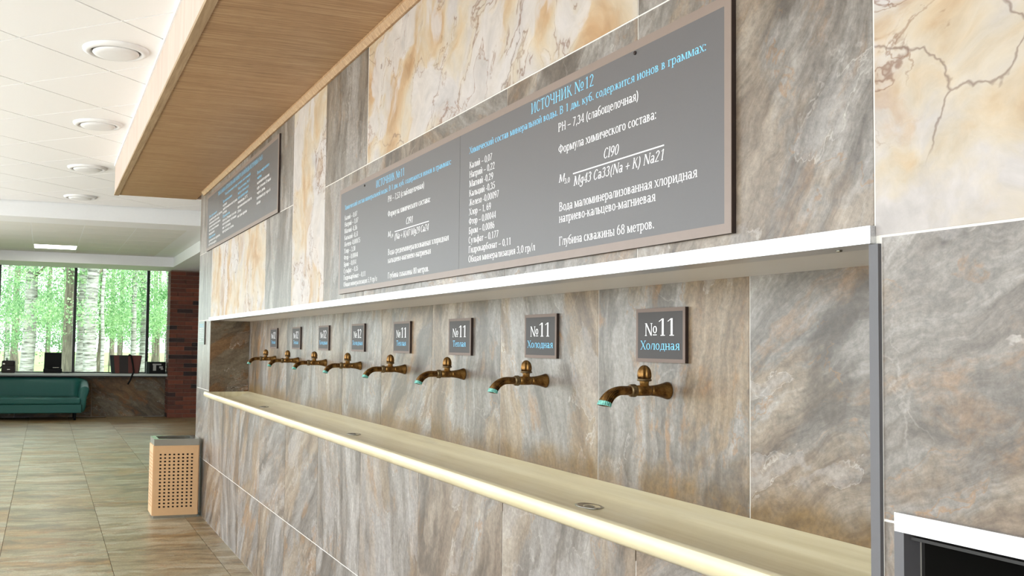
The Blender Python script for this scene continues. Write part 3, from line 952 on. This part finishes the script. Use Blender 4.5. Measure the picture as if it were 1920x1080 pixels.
# fixing screws near the upper edge
for x, z in ((-2.10, 2.192), (.009, 2.196)):
    MB().lathe([(.005, 0), (.0045, .003), (0, .004)], 10, axis='-y').build('screw', MAT['signedge'], sg, (x-so_[0], -.0118, z-so_[2]))

# far board on the left
CX_0, CX_1, CZ0, CZ1 = -6.655, -3.835, 2.287, 2.770
sg, so_, yf = board('information_board', CX_0, CX_1, CZ0, CZ1, -.0005, 'grey board of small printed columns high on the wall under the canopy end', 'sign', .024)
OFF = (so_[0], 0, so_[2])
T('ПОКАЗАНИЯ К ИСПОЛЬЗОВАНИЮ МИНЕРАЛЬНОЙ ВОДЫ ИСТОЧНИКА №11', -6.08, -4.32, 2.697, .031, 'txt_b')
T('Вода применяется при лечении заболеваний:', -5.74, -4.71, 2.655, .021, 'txt_b')
colA = [('Внутреннее', .40, 1), ('хронические гастриты', .66, 0), ('язвенная болезнь', .52, 0), ('хронические колиты', .58, 0), ('болезни печени', .50, 0), ('панкреатит', .30, 0), ('Наружное', .34, 1), ('хронические артриты', .58, 0), ('остеохондроз', .40, 0)]
for i, (s, w, b) in enumerate(colA): T(s, -6.52, -6.52+w, 2.565-.030*i, .021, 'txt_b' if b else 'txt_w')
colB = [('Противопоказания', .40, 1), ('острые', .18, 0), ('заболевания желудка', .62, 0), ('отёки', .18, 0), ('Правила', .32, 1), ('пить за 30 минут до еды', .60, 0), ('небольшими глотками', .60, 0), ('не спеша', .36, 0), ('три раза в день', .50, 0)]
for i, (s, w, b) in enumerate(colB): T(s, -5.83, -5.83+w, 2.605-.030*i, .021, 'txt_b' if b else 'txt_w')
colC = [('Вода источника №11', .44, 1), ('пьётся в тёплом виде', .41, 1), ('перед приёмом пищи', .38, 1), ('температура 35 °C', .37, 0), ('при пониженной кислотности', .52, 0), ('200 мл', .14, 0), ('на один приём', .36, 0)]
for i, (s, w, b) in enumerate(colC): T(s, -5.18, -5.18+w, 2.615-.034*i, .021, 'txt_b' if b else 'txt_w')
colD = [('Вода наружного', .37, 1), ('ванны', .14, 1), ('назначаются врачом', .38, 0), ('курс лечения 10 ванн', .43, 0), ('через день', .26, 0), ('повторный курс через 6', .42, 0), ('месяцев', .12, 0)]
for i, (s, w, b) in enumerate(colD): T(s, -4.48, -4.48+w, 2.62-.034*i, .021, 'txt_b' if b else 'txt_w')

# little notice on the end pillar
sg, so_, yf = board('notice_plate', -6.99, -6.655, 1.476, 1.678, -.0005, 'small pale-lettered notice plate on the end pillar left of the taps', 'sign', .004, th=.01, face='sheenplate', border='sheenplate')
OFF = (so_[0], 0, so_[2])
for i in range(10):
    lettering(sg, ['Правила', 'пользования', 'питьевой галереей', 'соблюдайте чистоту', 'не мойте посуду', 'не оставляйте детей', 'берегите воду', 'пейте по назначению', 'врача', 'приятного отдыха'][i], -6.95, -6.70 if i != 8 else -6.83, 1.648-.0165*i, .010, 'txt_b' if i < 2 else 'txt_w', OFF, y=-.0102)

# ------------------------------------------------------------------ tap plates
words = [('11', 'Холодная'), ('11', 'Холодная'), ('11', 'Теплая'), ('11', 'Теплая'), ('12', 'Холодная'), ('12', 'Холодная'), ('12', 'Теплая'), ('12', 'Теплая')]
plab = ['plate reading №11 Холодная above the nearest tap', 'plate reading №11 Холодная above the second nearest tap', 'plate reading №11 Теплая above the third nearest tap', 'plate reading №11 Теплая above the fourth nearest tap',
        'plate reading №12 Холодная above the fourth tap from the far end', 'plate reading №12 Холодная above the third tap from the far end', 'plate reading №12 Теплая above the tap second from the far end', 'plate reading №12 Теплая above the farthest tap']
YB = DEP
for k, (num, wd) in enumerate(words):
    xc = -.380-.7165*k
    sg, so_, yf = board('tap_plate', xc-.118, xc+.118, 1.457, 1.611, YB-.0004, plab[k], 'sign', .0105, 'number plates above the taps', th=.011, face='plateface', border='plateborder')
    OFF = (so_[0], YB, so_[2])
    yy = YB-.0118
    lettering(sg, '№', xc-.071, xc-.011, 1.5325, .036, 'txt_w', OFF, y=yy)
    for q, ch in enumerate(num):
        del lettering(sg, ch, xc-.004+.042*q, xc+.027+.042*q, 1.5325, .049, 'txt_w', OFF, y=yy, name='digit')['kind']
    hw = .095 if wd == 'Холодная' else .068
    lettering(sg, wd, xc+.001-hw, xc+.001+hw, 1.493, .0255, 'txt_b', OFF, y=yy)

# ------------------------------------------------------------------ taps
def make_tap():
    e = empty('wall_tap')
    MB().lathe([(.0235, .0003), (.0245, .003), (.0235, .006), (.021, .014), (.017, .030), (.0145, .048), (.0138, .058)], 28, axis='-y', sx=1.1).build('flared_base', MAT['bronze'], e)
    MB().lathe([(.0138, .056), (.0148, .064), (.015, .09), (.0142, .106)], 24, axis='-y', sx=1.1).build('body', MAT['bronze'], e)
    MB().lathe([(.0145, .104), (.0178, .107), (.0182, .111), (.016, .114), (.0178, .117), (.0165, .121), (.0138, .123)], 24, axis='-y', sx=1.1).build('collar', MAT['bronze2'], e)
    MB().lathe([(.0125, .010), (.0122, .022), (.0135, .0245), (.013, .027)], 20, (0, -.076, 0)).build('stem', MAT['bronze'], e)
    h = empty('handle'); h.parent = e; h.location = (0, -.076, 0)
    MB().lathe([(.0125, .0255), (.0190, .0265), (.0205, .0295), (.0190, .0325), (.0175, .034)], 24).build('acorn_cap', MAT['bronze2'], h)
    rings = []
    n = 48
    for r, z in ((.0165, .033), (.0180, .040), (.0178, .048), (.0162, .056), (.0130, .063), (.0080, .068), (.0030, .0705)):
        rings.append([(r*(1+.10*math.cos(8*2*math.pi*j/n))*math.cos(2*math.pi*j/n), r*(1+.10*math.cos(8*2*math.pi*j/n))*math.sin(2*math.pi*j/n), z) for j in range(n)])
    MB().rings(rings).build('acorn', MAT['bronze'], h)
    # fluted spout that widens and flattens towards the mouth
    rings = []
    tips = []
    n = 112
    N = 18
    for i in range(N+1):
        t = i/N
        if t < .25: y, z, a = -.122-.10*t, 0.0, 0.0
        else:
            s = (t-.25)/.75
            a = s*math.radians(72)
            y, z = -.147-.060*math.sin(a)*1.0, -.052*(1-math.cos(a))*1.15
        tx = Vector((0, -math.cos(a), -math.sin(a)))
        nx = Vector((0, -math.sin(a), math.cos(a)))
        hw = .0145+.0125*t**1.5
        ht = .0128-.0030*t
        ring = []
        for j in range(n):
            th = 2*math.pi*j/n
            cx, cz = math.cos(th), math.sin(th)
            k = 1+.11*min(1, t*1.6)*math.cos(18*th)
            q = .75 if t > .5 else 1-.5*t
            px = math.copysign(abs(cx)**q, cx)*hw*k
            pz = math.copysign(abs(cz)**q, cz)*ht*k
            p = Vector((px, y, z))+nx*pz
            ring.append(tuple(p))
        rings.append(ring)
    MB().rings(rings[:-2], caps=False).build('spout', MAT['bronze'], e)
    MB().rings(rings[-3:], caps=False).rings([rings[-1], [tuple(Vector(p)*.0+Vector(p)+(Vector(rings[-1][0])+Vector(rings[-1][n//2]))*.0) for p in rings[-1]]], caps=False).build('spout_mouth', MAT['verdigris'], e)
    c = Vector((0, 0, 0))
    for p in rings[-1]: c += Vector(p)
    c /= n
    inner = [tuple(c+(Vector(p)-c)*.78) for p in rings[-1]]
    deep = [tuple(c+(Vector(p)-c)*.7+Vector((0, .006, .018))) for p in rings[-1]]
    MB().rings([rings[-1], inner, deep], caps=False).build('spout_opening', MAT['bronze2'], e)
    return e


tap0 = make_tap()
tlab = ['bronze acorn-handled tap nearest the viewer, under a №11 Холодная plate', 'bronze acorn-handled tap second from the near end of the row', 'bronze acorn-handled tap third from the near end of the row', 'bronze acorn-handled tap fourth from the near end of the row',
        'bronze acorn-handled tap fourth from the far end of the row', 'bronze acorn-handled tap third from the far end of the row', 'bronze acorn-handled tap second from the far end of the row', 'bronze acorn-handled tap at the far end of the row']
for k in range(8):
    o = tap0 if k == 0 else copy_tree(tap0)
    o.location = (-.357-.7145*k, DEP-.0003, 1.379)
    tag(o, tlab[k], 'tap', 'bronze taps in the niche')

# ------------------------------------------------------------------ waste bin
bx0, bx1, by0, by1 = -6.93, -6.612, -.414, -.040
bn = empty('waste_bin', ((bx0+bx1)/2, (by0+by1)/2, 0)); tag(bn, 'tan perforated waste bin with a steel rim at the wall end', 'bin')
ob = (-(bx0+bx1)/2, -(by0+by1)/2, 0)
MB().box(bx0+.006, bx1-.006, by0+.006, by1-.006, .0005, .022).build('base', MAT['steel'], bn, ob)


def perforated(w, h, nx, nz, mx, mzb, mzt, fill, th=.008):
    """panel in the local yz plane (y 0..w, z 0..h) with nx x nz square holes"""
    cw, ch = (w-2*mx)/(nx-.0), (h-mzb-mzt)/nz
    ys = [0]
    for i in range(nx):
        a = mx+cw*i
        ys += [a+cw*(1-fill)/2, a+cw*(1+fill)/2]
    ys.append(w)
    zs = [0]
    for i in range(nz):
        a = mzb+ch*i
        zs += [a+ch*(1-fill)/2, a+ch*(1+fill)/2]
    zs.append(h)
    bm = bmesh.new()
    vv = [[bm.verts.new((0, y, z)) for z in zs] for y in ys]
    for i in range(len(ys)-1):
        for j in range(len(zs)-1):
            if i % 2 == 1 and j % 2 == 1: continue
            bm.faces.new((vv[i][j], vv[i+1][j], vv[i+1][j+1], vv[i][j+1]))
    geo = bmesh.ops.extrude_face_region(bm, geom=bm.faces[:])
    bmesh.ops.translate(bm, vec=(-th, 0, 0), verts=[g for g in geo['geom'] if isinstance(g, bmesh.types.BMVert)])
    bmesh.ops.recalc_face_normals(bm, faces=bm.faces)
    me = bpy.data.meshes.new('perforated_panel'); bm.to_mesh(me); bm.free()
    return me


wY, wX, hP = by1-by0, bx1-bx0, .590
fp = link('front_panel', perforated(wY, hP, 8, 16, .036, .058, .062, .46), MAT['tan'], bn, (bx1+ob[0], by0+ob[1], .022))
sp = perforated(wX-.018, hP, 6, 16, .03, .058, .062, .46)
link('side_panel', sp, MAT['tan'], bn, (bx1-.009+ob[0], by0+ob[1], .022), (0, 0, math.radians(90)))
o = link('side_panel', sp, MAT['tan'], bn, (bx0+.009+ob[0], by1+ob[1], .022), (0, 0, math.radians(-90)))
MB().box(bx0, bx0+.008, by0, by1, .022, .612).build('back_panel', MAT['tan'], bn, ob)
MB().box(bx0+.02, bx1-.02, by0+.02, by1-.02, .03, .034).box(bx0+.02, bx0+.023, by0+.02, by1-.02, .034, .60).box(bx1-.023, bx1-.02, by0+.02, by1-.02, .034, .60).box(bx0+.023, bx1-.023, by0+.02, by0+.023, .034, .60).box(bx0+.023, bx1-.023, by1-.023, by1-.02, .034, .60).build('inner_bucket', MAT['dark_inside'], bn, ob)
a, b2 = .002, .016
mb = MB()
out = [(bx0-a, by0-a), (bx1+a, by0-a), (bx1+a, by1+a), (bx0-a, by1+a)]
inn = [(bx0+.03, by0+.04), (bx1-.03, by0+.04), (bx1-.03, by1-.04), (bx0+.03, by1-.04)]
mb.rings([[(x, y, .612) for x, y in out], [(x, y, .664) for x, y in out], [(x, y, .667) for x, y in out], [(x, y, .667) for x, y in inn], [(x, y, .628) for x, y in inn]], caps=False, smooth=False)
mb.build('rim', MAT['steel'], bn, ob)

# ------------------------------------------------------------------ ceiling air valves
va = empty('air_valve')
MB().lathe([(.182, 0), (.180, -.010), (.165, -.020), (.146, -.022), (.138, -.012), (.134, .0)], 40, caps=False).build('collar', MAT['white'], va)
MB().lathe([(.0, -.034), (.09, -.033), (.120, -.028), (.128, -.020), (.126, -.014), (.02, -.010), (.0, -.010)], 40).build('disc', MAT['white'], va)
MB().lathe([(.136, -.001), (.0, -.0015)], 32, caps=False).build('throat', MAT['darktrim'], va)
vl = ['round white ceiling air valve nearest the viewer', 'round white ceiling air valve second from the viewer', 'round white ceiling air valve third from the viewer, beside the canopy end', 'round white ceiling air valve nearest the beam']
for k in range(4):
    o = va if k == 0 else copy_tree(va)
    o.location = (-3.70-2.011*k, -.99, ZC-.0005)
    tag(o, vl[k], 'vent', 'round air valves in the ceiling')

# far ceiling lamp
lp = empty('ceiling_lamp', (LAMP[0], LAMP[1], ZT)); tag(lp, 'bright square panel lamp in the far ceiling', 'lamp')
hh = P/2-.012
MB().box(-hh, hh, -hh, hh, .002, .012).build('diffuser', MAT['lamp'], lp)
fm = MB()
for s in (-1, 1):
    fm.box(-hh-.01, hh+.01, s*(hh+.005)-.006, s*(hh+.005)+.006, -.003, .012)
    fm.box(s*(hh+.005)-.006, s*(hh+.005)+.006, -hh-.01, hh+.01, -.003, .012)
fm.build('lamp_frame', MAT['white'], lp)

# ------------------------------------------------------------------ brick pier
pier = tag(MB().box(XF, -17.945, 1.012, 2.3, 0, 2.925).build('wall_pier', MAT['mortar']), 'dark red brick pier beside the far windows', kind='structure')
CH, BL = .0829, .30
_bc = {}


def brick(x0, x1, y0, y1, z0, z1):
    k = (round(x1-x0, 3), round(y1-y0, 3))
    if k not in _bc:
        a, b, c = (x1-x0)/2, (y1-y0)/2, (z1-z0)/2
        _bc[k] = MB().box(-a, a, -b, b, -c, c).mesh('brick'); _bc[k].materials.append(MAT['brick'])
    o = link('brick', _bc[k], None, pier, ((x0+x1)/2+R.uniform(-.001, .001), (y0+y1)/2, (z0+z1)/2))
    o['shade'] = R.choice([R.uniform(.22, 1)]*6+[R.uniform(0, .15)])


nc = int(2.925/CH)
for r in range(nc):
    z0, z1 = r*CH+.004, (r+1)*CH-.004
    off = 0 if r % 2 == 0 else BL/2
    y = 1.0
    # corner brick wraps both faces
    w = BL if r % 2 == 0 else BL/2
    brick(-17.93-(BL/2 if r % 2 == 0 else BL)+.004, -17.93, 1.0, 1.0+w-.008, z0, z1)
    xa = -17.93-(BL/2 if r % 2 == 0 else BL)-.004
    brick(XF+.004, xa, 1.0, 1.14, z0, z1)
    y = 1.0+w
    while y < 2.2:
        brick(-18.05, -17.93, y, y+BL-.008, z0, z1)
        y += BL

# ------------------------------------------------------------------ sofa
sf = empty('sofa', (-17.85, -1.75, 0)); tag(sf, 'teal fabric tub sofa under the far window', 'sofa')
# the back and arms: one rounded wall swept round three sides
SX0, SX1, SY = -.42, .40, 1.215        # back, front, half length (local x towards the viewer)
path = []
rc = .30
for i in range(9): path.append((SX1-(SX1-(SX0+rc))*i/8, -SY, i/8*.6))
for i in range(1, 9):
    a = math.pi/2*i/8
    path.append((SX0+rc-rc*math.sin(a), -SY+rc-rc*math.cos(a), .6+.4*i/8))
half = path[:]
path = half+[(x, -y, k) for x, y, k in reversed(half)]
rings = []
for i, (x, y, k) in enumerate(path):
    p0, p1 = path[max(i-1, 0)], path[min(i+1, len(path)-1)]
    t = Vector((p1[0]-p0[0], p1[1]-p0[1], 0)).normalized()
    nrm = Vector((t.y, -t.x, 0))     # outward or inward
    ctr = Vector((0.1, 0, 0))
    if nrm.dot(Vector((x, y, 0))-ctr) < 0: nrm = -nrm
    kk = k*k*(3-2*k)
    ht = .64+.148*kk
    prof = [(-.11, .14), (-.11, .42), (-.10, ht-.10), (-.075, ht-.035), (-.02, ht), (.045, ht-.008), (.085, ht-.05), (.08, ht-.11), (.05, ht-.20), (.03, .42), (.03, .14)]
    rings.append([tuple(Vector((x, y, 0))-nrm*.05+nrm*a+Vector((0, 0, z))) for a, z in prof])
o = MB().rings(rings).build('back_and_arms', MAT['teal'], sf)
m = o.modifiers.new('s', 'SUBSURF'); m.levels = m.render_levels = 2
o = MB().box(-.30, .44, -SY+.12, SY-.12, .30, .425).build('seat_cushion', MAT['teal'], sf, bevel=.035, segs=4)
o = MB().box(-.30, .425, -SY+.10, SY-.10, .14, .30).build('seat_base', MAT['teal'], sf, bevel=.015)
for x in (-.3, .3):
    for y in (-1.0, 1.0):
        MB().lathe([(.022, 0), (.028, .14)], 12).build('leg', MAT['black'], sf, (x, y, 0))

# ------------------------------------------------------------------ things on the sill
ZS = .8585
XS = -18.26
bg = empty('camera_bag', (XS, -1.965, ZS)); tag(bg, 'small dark brown bag on the sill behind the sofa', 'bag')
MB().box(-.08, .08, -.125, .125, 0, .15).build('body', MAT['darkleather'], bg, bevel=.02, segs=3)
MB().box(-.075, .085, -.12, .12, .12, .235).build('flap', MAT['darkleather'], bg, bevel=.03, segs=3)
MB().tube([(0, -.03, .225), (0, -.05, .27), (0, -.035, .285), (0, -.02, .27), (0, -.02, .225)], .008).build('handle', MAT['black'], bg)
MB().box(.086, .09, -.10, -.06, .16, .185).build('buckle', MAT['steel'], bg)
MB().box(.081, .085, -.02, .03, .06, .072).build('clasp', MAT['steel'], bg)
MB().tube([(.05, -.12, .12), (.07, -.17, .06), (.08, -.22, .012), (.08, -.34, .012), (.06, -.44, .012)], .012, 8).build('strap', MAT['black'], bg)

cs = empty('open_case', (XS, -1.165, ZS)); tag(cs, 'black case standing open with its lid upright on the sill', 'case')
MB().box(-.11, .11, -.172, .172, 0, .088).build('case_body', MAT['black'], cs, bevel=.02, segs=3)
MB().box(-.10, -.06, -.158, .160, .085, .395).build('lid', MAT['black'], cs, bevel=.006)
MB().box(-.06, -.05, .0, .115, .100, .110).build('hinge', MAT['steel'], cs)
MB().tube([(.05, .165, .03), (.08, .21, .008), (.08, .30, .008)], .007, 8).build('cord', MAT['black'], cs)

tb = empty('tote_bag', (XS, .20, ZS)); tag(tb, 'reddish-brown leather tote bag with a dangling black strap on the sill', 'bag')
prof0 = [(-.085, -.27), (.085, -.27), (.085, .26), (-.085, .26)]
prof1 = [(-.06, -.31), (.06, -.31), (.06, .31), (-.06, .31)]
MB().rings([[(x, y, 0) for x, y in prof0], [(x, y, .36) for x, y in prof1]], smooth=False).build('body', MAT['darkleather'], tb, bevel=.012)
fr_ = lambda z: .0865-.025*z/.36
for a0, a1, b0, b1, mt in ((-.20, -.12, -.235, -.13, 'leather'), (.05, .24, .04, .295, 'leather'), (-.265, -.21, -.305, -.245, 'greenblack')):
    MB().add([(fr_(.01), a0, .01), (fr_(.01), a1, .01), (fr_(.355), b1, .355), (fr_(.355), b0, .355), (fr_(.01)+.004, a0, .01), (fr_(.01)+.004, a1, .01), (fr_(.355)+.004, b1, .355), (fr_(.355)+.004, b0, .355)],
             [(0, 1, 2, 3), (4, 5, 6, 7), (0, 1, 5, 4), (1, 2, 6, 5), (2, 3, 7, 6), (3, 0, 4, 7)]).build('front_panel', MAT[mt], tb)
MB().tube([(.07, .05, .345), (.085, .065, .375), (.098, .09, .36), (.105, .13, .18), (.125, .15, .03), (.165, .12, -.03), (.172, .09, -.12), (.170, .04, -.21)], .016, 8).build('strap', MAT['black'], tb)

bxo = empty('black_box', (XS, .785, ZS)); tag(bxo, 'black carton with a pale print beside the brick pier', 'box')
MB().box(-.10, .10, -.185, .185, 0, .235).build('carton', MAT['black'], bxo, bevel=.004)
pr = MB()
for y0, y1, z0, z1 in ((-.06, .0, .06, .17), (-.07, .10, .17, .20), (.06, .13, .11, .15), (.09, .14, .08, .11)):
    pr.box(.1003, .1012, y0, y1, z0, z1)
pr.build('print', MAT['lightprint'], bxo)
MB().box(.1003, .1012, -.183, -.13, .004, .23).build('side_print', MAT['greenblack'], bxo)

# ------------------------------------------------------------------ outdoors
tag(MB().box(-170, XF-.3, -70, 70, -.9, -.35).build('ground', MAT['grass']), 'bright lawn under the trees outside', kind='structure')
rng = np.random.default_rng(5)
tag(MB().box(XF-.3, 40, -60, FL-.25, -.5, -.06).build('reflector', MAT['bounce']), 'unseen pale terrace outside the left windows', kind='structure')  # unseen pale slab, added to bounce daylight up to the ceiling


def leaf_mesh(name, centers, radii, n, size, mat):
    """many small leaf quads scattered in soft clusters"""
    ci = rng.integers(0, len(centers), n)
    c = np.array(centers)[ci]
    r = np.array(radii)[ci][:, None]
    p = c+rng.normal(size=(n, 3))*r*np.array([1, 1, .7])*.55
    a = rng.normal(size=(n, 3)); a /= np.linalg.norm(a, axis=1)[:, None]
    b = np.cross(a, rng.normal(size=(n, 3))); b /= np.linalg.norm(b, axis=1)[:, None]
    s = size*rng.uniform(.6, 1.25, (n, 1))
    v = np.stack([p-a*s, p+b*s*.62, p+a*s, p-b*s*.62], 1).reshape(-1, 3)
    me = bpy.data.meshes.new(name)
    f = np.arange(n*4).reshape(-1, 4)
    me.from_pydata(v.tolist(), [], f.tolist())
    me.materials.append(MAT[mat])
    me.update()
    return me


def crown(h0, h1, rad, ncl, n, size, mat):
    cs, rs = [], []
    for _ in range(ncl):
        z = rng.uniform(h0, h1)
        a = rng.uniform(0, 2*math.pi)
        q = rad*math.sqrt(rng.uniform(.03, 1))
        cs.append((q*math.cos(a), q*math.sin(a), z)); rs.append(rng.uniform(.35, .8))
    return leaf_mesh('foliage', cs, rs, n, size, mat)


CR = [crown(2.4, 9.0, 2.3, 42, 7000, .042, 'leaf'), crown(2.6, 9.5, 2.0, 36, 5600, .042, 'leaf'), crown(2.2, 8.0, 2.6, 46, 7600, .044, 'leaf2'), crown(3.0, 10, 2.4, 40, 6200, .042, 'leaf')]


def tree(x, y, rad, kind, cr, label, lean=(0, 0), fork=False):
    e = empty('birch_tree' if kind == 'birch' else 'park_tree', (x, y, -.35)); tag(e, label, 'tree', 'trees outside the far windows')
    pts, rr = [], []
    wob = [R.uniform(-.05, .05) for _ in range(12)]
    for i in range(12):
        z = i*1.0
        pts.append((lean[0]*z+wob[i]*min(1, i*.4), lean[1]*z+wob[-i]*min(1, i*.4), z-.05)); rr.append(rad*(1.28 if i == 0 else 1-.05*i))
    MB().tube(pts, rr, 14).build('trunk', MAT[kind if kind == 'birch' else 'bark'], e)
    for k in range(5):
        z = R.uniform(3.2, 8); a = R.uniform(0, 6.28); L = R.uniform(.9, 1.7)
        MB().tube([(lean[0]*z, lean[1]*z, z), (lean[0]*z+math.cos(a)*L*.5, lean[1]*z+math.sin(a)*L*.5, z+.45), (lean[0]*z+math.cos(a)*L, lean[1]*z+math.sin(a)*L, z+.5)], [rad*.28, rad*.18, rad*.06], 7).build('branch', MAT['bark'], e)
    if cr is not None:
        link('foliage', CR[cr], None, e, (0, 0, 0), (0, 0, R.uniform(0, 6.28)))
    return e


def Ypix(px, X):       # lateral position of a sight line at depth X
    dx = fwd+rgt*((px-960-PP_DX)/F_PX)-upv*((640-540-PP_DY)/F_PX)
    return CAM.y+dx.y*(X-CAM.x)/dx.x


TREES = [(52, -31, .23, 'birch', 0, 'thick white birch trunk seen through the left pane, between the bag and the case', (0, .006), ),
         (14, -46, .12, 'birch', 1, 'slim birch at the far left behind the small bag', (0, .0)),
         (27, -50, .20, 'grey', 2, 'grey trunk just left of the thick birch', (0, .01)),
         (127, -30, .165, 'grey', 3, 'brownish trunk left of the dark middle mullion', (0, .004)),
         (151, -31, .15, 'birch', 1, 'greyish birch just right of the middle mullion', (0, .0)),
         (169, -29, .215, 'birch', 0, 'broad pale birch right of the middle mullion', (0, .002)),
         (185, -33, .085, 'grey', 2, 'dark slender trunk behind the crooked birch', (0, .018)),
         (193, -27, .055, 'birch', None, 'thin crooked birch left of the tote bag', (0, .0)),
         (251, -32, .10, 'birch', 1, 'straight white birch standing over the tote bag', (0, -.004)),
         (269, -34, .14, 'birch', 3, 'birch close to the right mullion', (0, -.006)),
         (313, -34, .075, 'birch', 0, 'birch at the edge of the brick pier', (0, .0)),
         (297, -44, .07, 'grey', 2, 'small dark trunk in the narrow right pane', (0, .0)),
         (225, -52, .14, 'grey', 2, 'distant grey trunk behind the tote bag', (0, .0)),
         (90, -60, .16, 'grey', 1, 'distant trunk behind the open case', (0, .0)),
         (-40, -36, .18, 'birch', 2, 'birch standing left of the window edge', (0, 0)),
         (365, -38, .18, 'birch', 1, 'birch behind the brick pier', (0, 0)),
         (120, -70, .2, 'grey', 2, 'far tree at the back of the grove, left of the mullion', (0, 0)),
         (210, -75, .2, 'grey', 3, 'far tree at the back of the grove, right of the mullion', (0, 0)),
         (290, -68, .2, 'grey', 2, 'far tree at the back of the grove by the right pane', (0, 0)),
         (30, -78, .2, 'grey', 0, 'far tree at the back of the grove on the left', (0, 0))]
for px, X, rad, kind, cr, lab, lean in TREES:
    tree(X, Ypix(px, X), rad, kind, cr, lab, lean)
# young saplings filling the space between the trunks
SAP = [crown(1.6, 3.6, 1.0, 20, 3400, .042, 'leaf2'), crown(1.8, 4.0, 1.1, 22, 3600, .042, 'leaf')]
for i, (px, X, lab) in enumerate(((85, -36, 'leafy sapling between the thick birch and the case'), (228, -37, 'leafy sapling above the tote bag'), (110, -45, 'leafy sapling behind the brownish trunk'), (290, -40, 'leafy sapling in the narrow right pane'), (8, -40, 'leafy sapling at the far left pane'), (205, -44, 'leafy sapling behind the crooked birch'), (262, -47, 'leafy sapling behind the right-hand birches'))):
    e = empty('sapling', (X, Ypix(px, X), -.35)); tag(e, lab, 'tree', 'saplings outside the far windows')
    MB().tube([(0, 0, -.05), (.03, .02, 1.2), (0, .05, 2.6)], [.035, .025, .012], 8).build('trunk', MAT['bark'], e)
    link('foliage', SAP[i % 2], None, e, (0, 0, 0), (0, 0, R.uniform(0, 6)))
